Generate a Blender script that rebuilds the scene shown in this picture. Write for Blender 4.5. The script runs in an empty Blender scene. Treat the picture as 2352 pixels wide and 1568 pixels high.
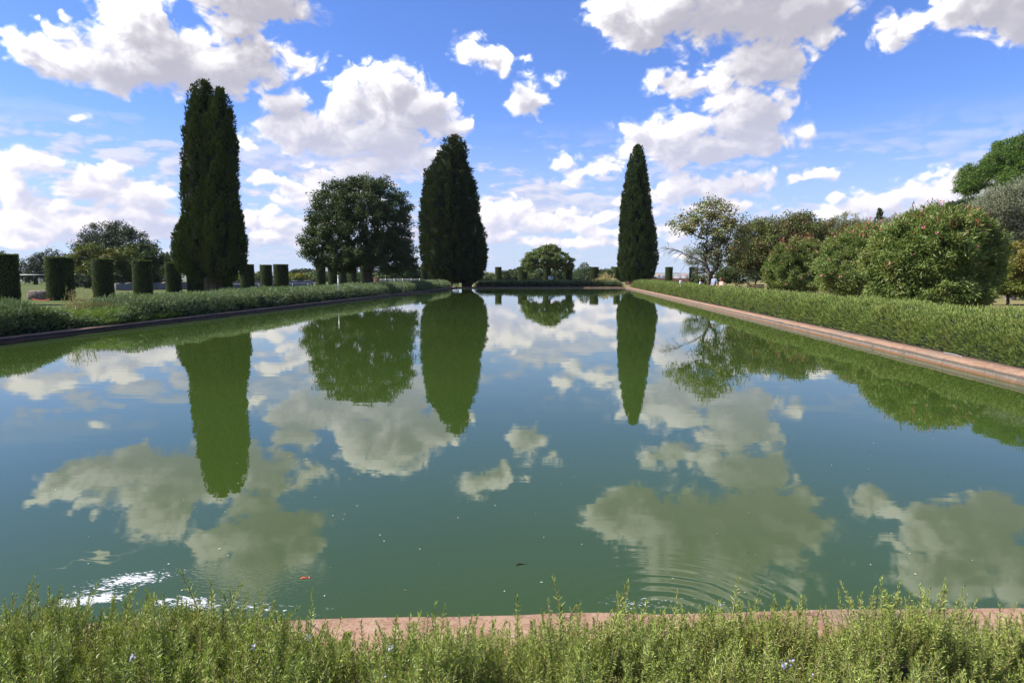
import bpy, math, random
import numpy as np
from mathutils import Vector, Matrix
R = math.radians
scene = bpy.context.scene
COL = scene.collection

# ------------------------------------------------------------------ camera
F_PX = 683.0                      # 24 mm on a 36 mm sensor, in 1024-wide pixels
PITCH = math.atan(67.0/683.0)
YAW = R(4.77)                     # the camera looks a little left of the pool's axis (+Y)
CAMZ = 2.0                         # coping top 0.30
WZ = 0.15                          # water level
cam_d = bpy.data.cameras.new('camera')
cam_d.sensor_width = 36.0
cam_d.lens = 24.0
cam_d.clip_start = 0.05
cam_d.clip_end = 30000
cam = bpy.data.objects.new('camera', cam_d)
cam.location = (0, 0, CAMZ)
cam.rotation_euler = (math.pi/2 - PITCH, 0, YAW)
COL.objects.link(cam)
scene.camera = cam
CR = np.array(cam.rotation_euler.to_matrix())

def ray(px, py):
    """world direction through a pixel of the 1024 x 682 frame"""
    d = CR @ np.array([px-512.0, -(py-341.25), -F_PX])
    return d/np.linalg.norm(d)
def on_z(px, py, z):
    d = ray(px, py); t = (z-CAMZ)/d[2]
    return np.array([d[0]*t, d[1]*t, z])
FWD = np.array([-math.sin(YAW), math.cos(YAW)]); RGT = np.array([math.cos(YAW), math.sin(YAW)])
def at(px, D, z=0.25):
    """ground point at image column px (taken on the horizon) and distance D along the view"""
    k = (px-512.0)/F_PX*math.cos(PITCH)
    p = FWD*D + RGT*D*k
    return np.array([p[0], p[1], z])
def zat(py, D):
    """height of image row py at distance D"""
    a = math.atan((341.25-py)/F_PX) - PITCH
    return CAMZ + D*math.tan(a)

# ------------------------------------------------------------------ sun and sky
SUN_AZ = R(-96)                   # clockwise from +Y; the sun is to the left
SUN_EL = R(44)
sd = bpy.data.lights.new('sun', 'SUN'); sd.energy = 5.0; sd.angle = R(0.55); sd.color = (1.0, 0.955, 0.87)
sun = bpy.data.objects.new('sun', sd); COL.objects.link(sun)
sv = Vector((math.sin(SUN_AZ)*math.cos(SUN_EL), math.cos(SUN_AZ)*math.cos(SUN_EL), math.sin(SUN_EL)))
sun.rotation_euler = sv.to_track_quat('Z', 'Y').to_euler()
sun.location = (-30, 0, 60)

scene.view_settings.view_transform = 'Standard'
scene.view_settings.look = 'None'
scene.view_settings.exposure = 0.9
scene.view_settings.gamma = 1.0
scene.render.engine = 'CYCLES'
cy = scene.cycles
cy.max_bounces = 6; cy.diffuse_bounces = 3; cy.glossy_bounces = 3; cy.transmission_bounces = 3
cy.transparent_max_bounces = 6; cy.volume_bounces = 0
cy.caustics_reflective = False; cy.caustics_refractive = False
try:
    cy.use_denoising = True
    cy.denoiser = 'OPENIMAGEDENOISE'
except Exception: pass

class NT:
    """small node-tree writer"""
    def __init__(s, nt): s.nt = nt
    def n(s, typ, **kw):
        nd = s.nt.nodes.new(typ)
        for k, v in kw.items():
            if k.startswith('_'): continue
            setattr(nd, k, v)
        return nd
    def put(s, sock, v):
        if v is None: return
        if hasattr(v, 'links') or isinstance(v, bpy.types.NodeSocket): s.nt.links.new(v, sock)
        else:
            try: sock.default_value = v
            except Exception: sock.default_value = tuple(v) + (1.0,)
    def m(s, op, a, b=None, c=None, clamp=False):
        nd = s.nt.nodes.new('ShaderNodeMath'); nd.operation = op; nd.use_clamp = clamp
        for i, v in enumerate((a, b, c)): s.put(nd.inputs[i], v)
        return nd.outputs[0]
    def v(s, op, a, b=None, c=None):
        nd = s.nt.nodes.new('ShaderNodeVectorMath'); nd.operation = op
        for i, x in enumerate((a, b, c)):
            if x is not None: s.put(nd.inputs[i] if not (op == 'SCALE' and i == 1) else nd.inputs['Scale'], x)
        return nd.outputs['Value'] if op in ('LENGTH', 'DOT_PRODUCT', 'DISTANCE') else nd.outputs[0]
    def noise(s, vec, scale, detail=4, rough=0.55, dist=0.0, dim='3D', col=False):
        nd = s.nt.nodes.new('ShaderNodeTexNoise'); nd.noise_dimensions = dim
        s.put(nd.inputs['Vector'], vec); nd.inputs['Scale'].default_value = scale
        nd.inputs['Detail'].default_value = detail; nd.inputs['Roughness'].default_value = rough
        nd.inputs['Distortion'].default_value = dist
        return nd.outputs['Color'] if col else nd.outputs['Fac']
    def ss(s, x, a, b, c=0.0, d=1.0, kind='SMOOTHSTEP'):
        nd = s.nt.nodes.new('ShaderNodeMapRange'); nd.interpolation_type = kind; nd.clamp = True
        s.put(nd.inputs[0], x)
        for i, q in enumerate((a, b, c, d)): s.put(nd.inputs[i+1], q)
        return nd.outputs[0]
    def mix(s, f, a, b, typ='MIX'):
        nd = s.nt.nodes.new('ShaderNodeMix'); nd.data_type = 'RGBA'; nd.blend_type = typ
        s.put(nd.inputs[0], f); s.put(nd.inputs[6], a); s.put(nd.inputs[7], b)
        return nd.outputs[2]
    def ramp(s, f, pts):
        nd = s.nt.nodes.new('ShaderNodeValToRGB'); s.put(nd.inputs[0], f)
        e = nd.color_ramp.elements
        while len(e) < len(pts): e.new(0.5)
        for el, (p, c) in zip(e, pts): el.position = p; el.color = tuple(c)+(1.0,)
        return nd.outputs[0]
    def xyz(s, x, y, z):
        nd = s.nt.nodes.new('ShaderNodeCombineXYZ')
        for i, q in enumerate((x, y, z)): s.put(nd.inputs[i], q)
        return nd.outputs[0]

SKY_TINT = (0.83, 1.04, 1.64, 1)
WATER_A = (.031, .055, .010, 1); WATER_B = (.037, .064, .012, 1)
# clouds: groups of puffs fixed in the sky by azimuth / elevation (degrees); (x, y, rx, ry) in a 2352-wide picture
PUFFS = [
 # big cloud, upper left
 (60,128,70,36),(20,105,30,22),(150,140,100,52),(230,125,90,66),(290,55,80,78),(350,45,60,66),(330,150,190,64),(470,160,140,52),
 (560,140,95,48),(600,165,105,36),(690,150,52,38),(470,95,50,40),
 (560,10,115,42),(655,30,70,30),(530,70,55,40),(455,-15,85,30),
 (145,45,12,12),(165,75,10,10),(183,256,20,6),
 # big cloud, centre left
 (648,250,52,44),(690,305,108,52),(795,240,58,66),(890,215,82,72),(955,262,88,62),(840,312,190,46),(1012,300,50,32),
 (900,378,110,34),(830,388,60,26),(965,375,55,32),(566,330,22,18),(690,382,18,5),
 # small ones, centre
 (1068,118,42,36),(1112,142,52,26),(1150,160,24,24),(1197,145,13,9),(1210,225,48,42),(1275,180,20,15),
 # upper right group
 (1415,10,70,48),(1500,45,115,62),(1680,20,205,90),(1850,20,105,58),(1935,22,48,36),(1895,88,36,20),(1480,85,60,32),
 (1740,150,122,60),(1555,190,66,26),(1640,190,55,32),(1505,172,24,16),
 (1555,312,128,60),(1700,278,106,56),(1640,345,150,40),(1450,300,40,20),(1765,325,52,42),(1670,235,62,26),
 (1852,312,32,32),
 (2040,80,52,46),(2080,50,40,24),(2245,12,138,62),(2340,40,74,44),(2160,15,66,36),
 # small, centre right
 (1290,365,38,14),(1320,392,24,20),(1385,385,38,21),(1297,417,22,6),
 # lower right
 (1700,428,82,24),(1610,440,70,30),(1530,460,55,30),(1640,482,105,22),(1460,460,42,28),(1782,408,10,11),(1890,412,38,12),(1835,422,27,7),
 (1900,488,66,24),(2000,470,104,34),(2105,442,80,38),(2190,414,54,34),(2250,432,76,56),(2060,505,150,24),
 # left, low
 (40,365,62,38),(100,385,54,28),(30,440,54,46),(205,425,88,44),(300,455,100,34),(330,500,95,30),(60,520,105,36),(200,520,130,30),(240,398,36,26),
 (620,422,52,19),(690,455,88,37),(740,430,46,36),(600,492,46,15),(650,510,84,19),(800,450,84,28),
 (40,482,60,20),(150,468,60,20),(380,530,60,22),(60,552,100,16),(200,562,90,12),(620,540,60,20),(700,562,70,14),(760,520,60,28),(1150,545,50,22),(1230,562,70,12),(1330,562,70,12),(1300,495,40,16),(1380,500,40,14),(1420,562,60,10),(1550,540,50,12),(1580,580,60,8),(1480,500,30,12),(1850,560,60,8),
 (1165,495,64,34),(1250,520,104,23),(1350,510,64,17),(1100,520,64,54),(1400,540,74,14),
]
# seen in the water only: (x, y) are places in the reflection
PUFFS_ABOVE = [
 (1500,1200,130,62),(1650,1245,190,105),(1800,1190,100,70),(1450,1180,70,36),(1690,1330,85,60),(1560,1320,80,45),
 (2200,1240,175,95),(2150,1330,105,60),(2335,1330,75,80),(2300,1175,110,50),
 (600,1225,150,52),(570,1300,100,60),(690,1265,72,45),(570,1375,34,30),(500,1250,60,34),
 (185,1285,90,3.0),(235,1262,50,2.6),
]
def azel(px, py, sgn=1):
    d = ray(px, py)
    return math.degrees(math.atan2(d[0], d[1])), sgn*math.degrees(math.asin(d[2]))
def puff_list():
    out = []
    for lst, sg in ((PUFFS, 1), (PUFFS_ABOVE, -1)):
        for (x, y, rx, ry) in lst:
            s = 1024.0/2352.0
            c = azel(x*s, y*s, sg)
            ex = azel((x+rx)*s, y*s, sg); e0 = azel((x-rx)*s, y*s, sg)
            ey = azel(x*s, (y-ry)*s, sg); e1 = azel(x*s, (y+ry)*s, sg)
            out.append((c[0], c[1], abs(ex[0]-e0[0])/2*1.06, abs(ey[1]-e1[1])/2*1.04))
    return out

def lattice_noise(rng, xs, ys, fx, fy):
    """smooth 2-D noise in -1..1 sampled on the grid xs, ys (separable cubic lattice)"""
    def wts(c, f):
        c = (c-c[0])*f + 1.5
        n = int(c[-1]) + 4
        i = np.floor(c).astype(int); t = (c-i).astype(np.float32)
        t2, t3 = t*t, t*t*t
        return (-.5*t3+t2-.5*t, 1.5*t3-2.5*t2+1, -1.5*t3+2*t2+.5*t, .5*t3-.5*t2), i, n
    wy, iy, ny = wts(ys, fy); wx, ix, nx = wts(xs, fx)
    L = rng.uniform(-1, 1, (ny, nx)).astype(np.float32)
    t = sum(wx[k][None, :]*L[:, np.clip(ix-1+k, 0, nx-1)] for k in range(4))
    return sum(wy[k][:, None]*t[np.clip(iy-1+k, 0, ny-1), :] for k in range(4))
def fbm(rng, xs, ys, fx, fy, octs, gain=0.5, billow=False):
    tot = np.zeros((len(ys), len(xs)), np.float32); a = 1.0; s = 0
    for o in range(octs):
        n = lattice_noise(rng, xs, ys, fx*2.03**o, fy*2.03**o)
        if billow: n = np.abs(n)*2.2-0.75
        tot += a*n; s += a; a *= gain
    return tot/s
def gather(img, x, y):
    h, w = img.shape
    x = np.clip(x, 0, w-1.001); y = np.clip(y, 0, h-1.001)
    i = x.astype(int); j = y.astype(int); fx = (x-i).astype(np.float32); fy = (y-j).astype(np.float32)
    return (img[j, i]*(1-fx)+img[j, i+1]*fx)*(1-fy)+(img[j+1, i]*(1-fx)+img[j+1, i+1]*fx)*fy
def sstep(x, a, b):
    t = np.clip((x-a)/(b-a), 0, 1); return t*t*(3-2*t)

def det_(T, gather, X, Y, az0, el0, step):
    return np.clip(T-gather(T, (X-az0)/step-.3/step, (Y-el0)/step+.3/step), -.3, .3)

def cloud_image(az0, az1, el0, el1, step, puffs, seed, low=True):
    """colour (linear) and cover of the clouds over a window of sky"""
    rng = np.random.default_rng(seed)
    xs = np.arange(az0, az1, step, dtype=np.float32); ys = np.arange(el0, el1, step, dtype=np.float32)
    X, Y = np.meshgrid(xs, ys)
    wx = fbm(rng, xs, ys, .22, .30, 3)*.95 + fbm(rng, xs, ys, .9, 1.1, 3)*.42
    wy = fbm(rng, xs, ys, .22, .30, 3)*.6 + fbm(rng, xs, ys, .9, 1.1, 3)*.38
    PX, PY = X+wx, Y+wy
    F = np.full(X.shape, -1.5, np.float32)
    Mx = np.zeros(X.shape, np.float32)
    for (a, e, rx, ry) in puffs:
        i0 = max(0, int((a-rx*2.6-2-az0)/step)); i1 = min(len(xs), int((a+rx*2.6+2-az0)/step)+1)
        j0 = max(0, int((e-ry*2.6-2-el0)/step)); j1 = min(len(ys), int((e+ry*2.6+2-el0)/step)+1)
        if i1 <= i0 or j1 <= j0: continue
        sl = (slice(j0, j1), slice(i0, i1))
        dy = (PY[sl]-e)/ry
        d = np.sqrt(((PX[sl]-a)/rx)**2 + dy**2)
        sz = min(1.0, (rx*ry)**.5/2.6)**.5
        v = (1-d)*sz
        m = F[sl]; k = .12
        h = np.clip(.5+.5*(v-m)/k, 0, 1)
        F[sl] = m*(1-h)+v*h + k*h*(1-h)
    big = fbm(rng, xs, ys, .55, .75, 7, .56)
    bil = fbm(rng, xs, ys, .75, .95, 5, .52, billow=True)
    # warp the billows so that the lobes are not aligned with the grid
    gx = (X-az0)/step + fbm(rng, xs, ys, .5, .6, 3)*22; gy = (Y-el0)/step + fbm(rng, xs, ys, .5, .6, 3)*18
    bil = gather(bil, gx, gy)
    T = F + .38*big + .30*bil
    fine = fbm(rng, xs, ys, 3.2, 4.2, 4, .55)
    T += .05*fine
    soft = .30 + .40*sstep(fbm(rng, xs, ys, .3, .4, 3), -.1, .5)
    cover = np.clip((T+.12)/soft, 0, 1); cover = cover*cover*(3-2*cover)
    # far cloud bands near the horizon
    fb = fbm(rng, xs, ys, .10, .55, 7, .58) + .35*fbm(rng, xs, ys, .5, 1.2, 4, .5, billow=True)
    bandm = sstep(Y, .4, 3.0)*(1-sstep(Y, 7.0, 12.5))
    side = .55+.45*sstep(-X, -12, 8) if low else 1.0
    fcov = sstep(fb, -.14, .16)*bandm*side
    # thickness, and light coming from the upper left
    Ts = F + .30*fbm(rng, xs, ys, .5, .6, 2) + .34*bil + .30*big
    thick = np.clip(Ts+.02, 0, 1.2)
    def blur(A, r):
        """box blur, three passes"""
        k = max(1, int(r/step))
        for _ in range(2):
            for ax in (0, 1):
                c = np.cumsum(np.pad(A, [(k+1, k) if q == ax else (0, 0) for q in (0, 1)], mode='edge'), axis=ax, dtype=np.float64)
                A = (np.take(c, range(2*k+1, c.shape[ax]), axis=ax)-np.take(c, range(0, c.shape[ax]-2*k-1), axis=ax))/(2*k+1)
        return A.astype(np.float32)
    acc = np.zeros_like(T)
    for k in range(1, 15):
        d = .10*k**1.5
        dx = int(round(d*.70/step)); dy = int(round(d*.72/step))
        sh = np.zeros_like(T)
        sh[:T.shape[0]-dy, dx:] = thick[dy:, :T.shape[1]-dx]
        acc += sh*(d-(.10*(k-1)**1.5))
    trans = np.exp(-acc*.42)
    body = blur(np.clip(T, 0, 1), .9)
    low = blur(np.clip(T, 0, .6), 1.6)
    dv = np.clip((gather(low, (X-az0)/step-1.2/step, (Y-el0)/step+2.0/step)-low)*2.2+.45, 0, 1)   # lower right side of a cloud
    under = (.35+.65*dv)*sstep(body, .08, .50)*sstep(Y, -1, 14)
    dets = np.clip(Ts-gather(Ts, (X-az0)/step-.6/step, (Y-el0)/step+.6/step), -.4, .4)
    rim = 1-sstep(T, .0, .30)
    light = .27 + .62*trans + .62*dets*(1-.65*under) + .10*det_(T, gather, X, Y, az0, el0, step) - .46*under + .08*rim + .09*big
    light = np.clip(light, .0, 1.05)
    hi = sstep(Y, 4, 18)[..., None]
    shade = (1-hi)*np.array([.63, .66, .86]) + hi*np.array([.53, .52, .60])
    white = (1-hi)*np.array([1.16, 1.10, 1.11]) + hi*np.array([1.75, 1.70, 1.69])
    L = (light**1.9)[..., None]
    col = shade*(1-L)+white*L
    fl = np.clip(.35+1.6*(fb-gather(fb, (X-az0)/step-.4/step, (Y-el0)/step+.35/step))+.5*fbm(rng, xs, ys, .4, 1.2, 5, .6), 0, 1)[..., None]
    fcol = np.array([.60, .65, .88])*(1-fl)+np.array([.95, .90, .95])*fl
    a = cover*np.clip(.25+.75*sstep(T, .0, .35)+.2, 0, 1)
    ft = fcov*.86*(1-a)
    alpha = a+ft
    rgb = (col*a[..., None]+fcol*ft[..., None])/np.maximum(alpha, 1e-4)[..., None]
    out = np.empty(X.shape+(4,), np.float32)
    out[..., :3] = rgb; out[..., 3] = np.clip(alpha, 0, 1)
    return out
world = bpy.data.worlds.new('World'); scene.world = world
world.use_nodes = True
W = NT(world.node_tree); world.node_tree.nodes.clear()
def make_image(name, arr):
    h, w = arr.shape[:2]
    im = bpy.data.images.new(name, w, h, alpha=True, float_buffer=True)
    im.alpha_mode = 'CHANNEL_PACKED'
    im.colorspace_settings.name = 'Non-Color'
    im.pixels.foreach_set(np.ascontiguousarray(arr, np.float32).ravel())
    im.update(); im.pack()
    return im
WIN = (-64.0, 54.0, -1.0, 42.0)
near_im = make_image('clouds_ahead', cloud_image(*WIN, 0.05, puff_list(), 5))
rs = random.Random(8)
behind = [(a, e, rs.uniform(8, 16), rs.uniform(4, 7)) for a, e in [(rs.uniform(-180, 180), rs.uniform(12, 62)) for _ in range(26)]
          if not (-80 < a < 70 and e < 44)]
WIN2 = (-180.0, 180.0, -1.0, 80.0)
far_im = make_image('clouds_around', cloud_image(*WIN2, 0.4, behind, 11, False))
tc = W.n('ShaderNodeTexCoord')
sep = W.n('ShaderNodeSeparateXYZ'); W.put(sep.inputs[0], W.v('NORMALIZE', tc.outputs['Generated']))
az = W.m('MULTIPLY', W.m('ARCTAN2', sep.outputs[0], sep.outputs[1]), 57.29578)
el = W.m('MULTIPLY', W.m('ARCSINE', sep.outputs[2]), 57.29578)
def tex(im, win):
    t = W.n('ShaderNodeTexImage'); t.image = im; t.extension = 'EXTEND'; t.interpolation = 'Linear'
    W.put(t.inputs[0], W.xyz(W.m('DIVIDE', W.m('SUBTRACT', az, win[0]), win[1]-win[0]),
                             W.m('DIVIDE', W.m('SUBTRACT', el, win[2]), win[3]-win[2]), 0.0))
    return t.outputs[0], t.outputs[1]
c1, a1 = tex(near_im, WIN); c2, a2 = tex(far_im, WIN2)
ins = W.m('MULTIPLY', W.m('MULTIPLY', W.ss(az, -63, -58), W.ss(az, 53, 48)), W.ss(el, 41, 38))
sky = W.n('ShaderNodeTexSky'); sky.sky_type = 'NISHITA'; sky.sun_disc = False
sky.sun_elevation = SUN_EL; sky.sun_rotation = SUN_AZ
sky.altitude = 0; sky.air_density = 1.0; sky.dust_density = 0.3; sky.ozone_density = 3.0
SKY_S = 0.0643
blue = W.mix(1.0, sky.outputs[0], SKY_TINT, 'MULTIPLY')
blue = W.mix(W.ss(el, -2.0, 14.0, .85, 0.0), blue, (5.2, 6.05, 7.8, 1))
k = 1.0/0.12
out = W.mix(W.m('MULTIPLY', a2, W.m('SUBTRACT', 1.0, ins)), blue, W.mix(1.0, c2, (k, k, k, 1), 'MULTIPLY'))
c1s = W.n('ShaderNodeVectorMath'); c1s.operation = 'SCALE'; W.put(c1s.inputs[0], c1); c1s.inputs['Scale'].default_value = k
out = W.mix(W.m('MULTIPLY', a1, ins), out, c1s.outputs[0])
bg = W.n('ShaderNodeBackground'); W.put(bg.inputs[0], out); bg.inputs[1].default_value = SKY_S
wo = W.n('ShaderNodeOutputWorld'); world.node_tree.links.new(bg.outputs[0], wo.inputs[0])
world.cycles.sampling_method = 'MANUAL'; world.cycles.sample_map_resolution = 1024
# ------------------------------------------------------------------ helpers
def tag(o, label=None, cat=None, group=None, kind=None):
    if label: o['label'] = label
    if cat: o['category'] = cat
    if group: o['group'] = group
    if kind: o['kind'] = kind
    return o
def empty(name, loc, label=None, cat=None, group=None):
    o = bpy.data.objects.new(name, None); o.location = tuple(float(q) for q in loc); o.empty_display_size = 0.2
    COL.objects.link(o); return tag(o, label, cat, group)
def copy_tree(o, parent=None):
    c = o.copy(); COL.objects.link(c)
    if parent: c.parent = parent
    for ch in list(o.children): copy_tree(ch, c)
    return c

def np_mesh(name, V, F, mat, parent=None, tint=None, smooth=False, loc=None):
    """V (n,3); F list of int arrays (m,3) / (m,4); tint: one value per vertex"""
    me = bpy.data.meshes.new(name)
    V = np.asarray(V, np.float32)
    F = [np.asarray(f, np.int32) for f in (F if isinstance(F, list) and isinstance(F[0], np.ndarray) else [F]) if len(f)]
    me.vertices.add(len(V)); me.vertices.foreach_set('co', V.ravel())
    nl = sum(f.size for f in F); nf = sum(len(f) for f in F)
    me.loops.add(nl); me.loops.foreach_set('vertex_index', np.concatenate([f.ravel() for f in F]))
    tot = np.concatenate([np.full(len(f), f.shape[1], np.int32) for f in F])
    st = np.concatenate([[0], np.cumsum(tot)[:-1]]).astype(np.int32)
    me.polygons.add(nf); me.polygons.foreach_set('loop_start', st)
    try: me.polygons.foreach_set('loop_total', tot)
    except Exception: pass
    if smooth: me.polygons.foreach_set('use_smooth', np.ones(nf, bool))
    me.update(calc_edges=True)
    if tint is not None:
        a = me.attributes.new('tint', 'FLOAT', 'POINT'); a.data.foreach_set('value', np.asarray(tint, np.float32))
    me.materials.append(mat)
    o = bpy.data.objects.new(name, me); COL.objects.link(o)
    if parent: o.parent = parent
    if loc is not None: o.location = tuple(float(q) for q in loc)
    return o

class Geo:
    """collects arrays of geometry into one mesh"""
    def __init__(s): s.V = []; s.F3 = []; s.F4 = []; s.T = []; s.n = 0
    def add(s, V, F, tint=None):
        V = np.asarray(V, np.float32).reshape(-1, 3); F = np.asarray(F, np.int32)
        if not len(V): return s
        (s.F3 if F.shape[1] == 3 else s.F4).append(F+s.n)
        s.V.append(V); s.n += len(V)
        s.T.append(np.full(len(V), .5, np.float32) if tint is None else np.broadcast_to(np.asarray(tint, np.float32), (len(V),)))
        return s
    def build(s, name, mat, parent=None, smooth=False, loc=None):
        F = []
        if s.F3: F.append(np.concatenate(s.F3))
        if s.F4: F.append(np.concatenate(s.F4))
        return np_mesh(name, np.concatenate(s.V), F, mat, parent, np.concatenate(s.T), smooth, loc)
    def box(s, c, size, rz=0.0, bev=0.0, tint=None):
        x, y, z = [q/2 for q in size]
        if bev <= 0:
            P = np.array([[sx*x, sy*y, sz*z] for sz in (-1, 1) for sy in (-1, 1) for sx in (-1, 1)])
            F = [[0,2,3,1],[4,5,7,6],[0,1,5,4],[2,6,7,3],[0,4,6,2],[1,3,7,5]]
        else:
            b = bev; P = []; 
            for zz, q in ((-z, b), (-z+b, 0), (z-b, 0), (z, b)):
                P += [[-x+q, -y+b+0*q, zz], [-x+b, -y+q, zz], [x-b, -y+q, zz], [x-q, -y+b, zz], [x-q, y-b, zz], [x-b, y-q, zz], [-x+b, y-q, zz], [-x+q, y-b, zz]]
            F = [[k*8+i, k*8+(i+1) % 8, k*8+8+(i+1) % 8, k*8+8+i] for k in range(3) for i in range(8)]
            P.append([0, 0, -z]); P.append([0, 0, z]); nb = 32
            P = np.array(P)
            c_, s_ = math.cos(rz), math.sin(rz)
            P = P @ np.array([[c_, s_, 0], [-s_, c_, 0], [0, 0, 1]]) + np.asarray(c)
            n0 = s.n; s.add(P, F, tint)
            s.F3.append(np.array([[nb, (i+1) % 8, i] for i in range(8)]+[[nb+1, 24+i, 24+(i+1) % 8] for i in range(8)], np.int32)+n0)
            return s
        c_, s_ = math.cos(rz), math.sin(rz)
        P = P @ np.array([[c_, s_, 0], [-s_, c_, 0], [0, 0, 1]]) + np.asarray(c)
        return s.add(P, F, tint)
    def tube(s, pts, rad, n=6, tint=None):
        pts = np.asarray(pts, float); rad = np.broadcast_to(rad, (len(pts),))
        T = np.gradient(pts, axis=0); T /= np.linalg.norm(T, axis=1, keepdims=True)+1e-9
        up = np.array([0.0, 0, 1]) if abs(T[0, 2]) < .9 else np.array([1.0, 0, 0])
        A = np.cross(T, up); A /= np.linalg.norm(A, axis=1, keepdims=True)+1e-9
        B = np.cross(T, A)
        th = np.arange(n)*2*math.pi/n
        V = pts[:, None]+rad[:, None, None]*(A[:, None]*np.cos(th)[None, :, None]+B[:, None]*np.sin(th)[None, :, None])
        V = V.reshape(-1, 3)
        F = [[k*n+i, k*n+(i+1) % n, (k+1)*n+(i+1) % n, (k+1)*n+i] for k in range(len(pts)-1) for i in range(n)]
        n0 = s.n; s.add(np.vstack([V, pts[:1], pts[-1:]]), F, tint)
        m = len(pts)*n
        s.F3.append(np.array([[m, (i+1) % n, i] for i in range(n)]+[[m+1, m-n+i, m-n+(i+1) % n] for i in range(n)], np.int32)+n0)
        return s
    def lathe(s, prof, c=(0, 0, 0), n=20, tint=None):
        prof = np.asarray(prof, float); th = np.arange(n)*2*math.pi/n
        V = np.stack([prof[:, 0, None]*np.cos(th), prof[:, 0, None]*np.sin(th), np.repeat(prof[:, 1, None], n, 1)], -1).reshape(-1, 3)+np.asarray(c)
        F = [[k*n+i, k*n+(i+1) % n, (k+1)*n+(i+1) % n, (k+1)*n+i] for k in range(len(prof)-1) for i in range(n)]
        return s.add(V, F, tint)

def unit(v): return v/(np.linalg.norm(v, axis=-1, keepdims=True)+1e-9)
def rand_unit(rng, n): return unit(rng.normal(size=(n, 3)))
def leaf_cards(rng, C, D, L, Wd, N=None, jit=.7):
    """diamond leaves at C pointing along D; with N the blades mostly face that way, otherwise any roll"""
    n = len(C); D = unit(D)
    A = unit(np.cross(D, rand_unit(rng, n) if N is None else N+rand_unit(rng, n)*jit))
    L = np.broadcast_to(L, (n,))[:, None]; Wd = np.broadcast_to(Wd, (n,))[:, None]
    m = C+D*L*.45
    V = np.stack([C, m+A*Wd*.5, C+D*L, m-A*Wd*.5], 1).reshape(-1, 3)
    F = np.arange(n*4, dtype=np.int32).reshape(n, 4)
    return V, F

# value noise in 3-D for lumps
_rt = np.random.default_rng(77).uniform(-1, 1, (32, 32, 32)).astype(np.float32)
def vnoise(P, f):
    Q = np.asarray(P)*f+100.0; i = np.floor(Q).astype(int); t = Q-i; t = t*t*(3-2*t); i &= 31; j = (i+1) & 31
    def g(a, b, c): return _rt[a, b, c]
    x0, y0, z0 = i.T; x1, y1, z1 = j.T; tx, ty, tz = t.T
    return (((g(x0,y0,z0)*(1-tx)+g(x1,y0,z0)*tx)*(1-ty)+(g(x0,y1,z0)*(1-tx)+g(x1,y1,z0)*tx)*ty)*(1-tz)
            + ((g(x0,y0,z1)*(1-tx)+g(x1,y0,z1)*tx)*(1-ty)+(g(x0,y1,z1)*(1-tx)+g(x1,y1,z1)*tx)*ty)*tz)
def vfbm(P, f, o=3):
    return sum(vnoise(P, f*2**k)*.5**k for k in range(o))

# ------------------------------------------------------------------ materials
def new_mat(name):
    m = bpy.data.materials.new(name); m.use_nodes = True; m.node_tree.nodes.clear()
    n = NT(m.node_tree); n.out = n.n('ShaderNodeOutputMaterial'); return m, n
def principled(n, col, rough=0.8, spec=0.3, metal=0.0):
    p = n.n('ShaderNodeBsdfPrincipled'); n.put(p.inputs['Base Color'], col); n.put(p.inputs['Roughness'], rough)
    n.put(p.inputs['Specular IOR Level'], spec); n.put(p.inputs['Metallic'], metal); return p
def c4(c): return (c[0], c[1], c[2], 1.0)
def foliage_mat(name, ca, cb, cc=None, trans=0.25, rough=0.5, spec=0.35, nscale=0.35):
    """leaf colour runs from ca to cb with each leaf's tint; broad patches drift to cc"""
    m, n = new_mat(name)
    at_ = n.n('ShaderNodeAttribute'); at_.attribute_name = 'tint'
    col = n.mix(at_.outputs['Fac'], c4(ca), c4(cb))
    if cc is not None:
        geo = n.n('ShaderNodeNewGeometry')
        col = n.mix(n.ss(n.noise(geo.outputs['Position'], nscale, 3, .6), .42, .68), col, c4(cc))
    p = principled(n, col, rough, spec)
    if trans > 0:
        t = n.n('ShaderNodeBsdfTranslucent')
        n.put(t.inputs[0], n.mix(1.0, col, (1.15, 1.35, .6, 1), 'MULTIPLY'))
        mx = n.n('ShaderNodeMixShader'); mx.inputs[0].default_value = trans
        n.nt.links.new(p.outputs[0], mx.inputs[1]); n.nt.links.new(t.outputs[0], mx.inputs[2])
        n.nt.links.new(mx.outputs[0], n.out.inputs[0])
    else: n.nt.links.new(p.outputs[0], n.out.inputs[0])
    return m
def rough_mat(name, ca, cb, scale=4.0, rough=0.85, bump=0.3, spec=0.25, cc=None, sc2=30.0, metal=0.0, bdist=0.01):
    m, n = new_mat(name)
    geo = n.n('ShaderNodeTexCoord'); P = geo.outputs['Object']
    f = n.ss(n.noise(P, scale, 6, .62), .35, .65)
    col = n.mix(f, c4(ca), c4(cb))
    if cc is not None: col = n.mix(n.ss(n.noise(P, sc2, 4, .6), .54, .66), col, c4(cc))
    p = principled(n, col, rough, spec, metal)
    if bump:
        b = n.n('ShaderNodeBump'); b.inputs['Strength'].default_value = bump; b.inputs['Distance'].default_value = bdist
        n.put(b.inputs['Height'], n.noise(P, scale*6, 5, .65)); n.nt.links.new(b.outputs[0], p.inputs['Normal'])
    n.nt.links.new(p.outputs[0], n.out.inputs[0]); return m

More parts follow.
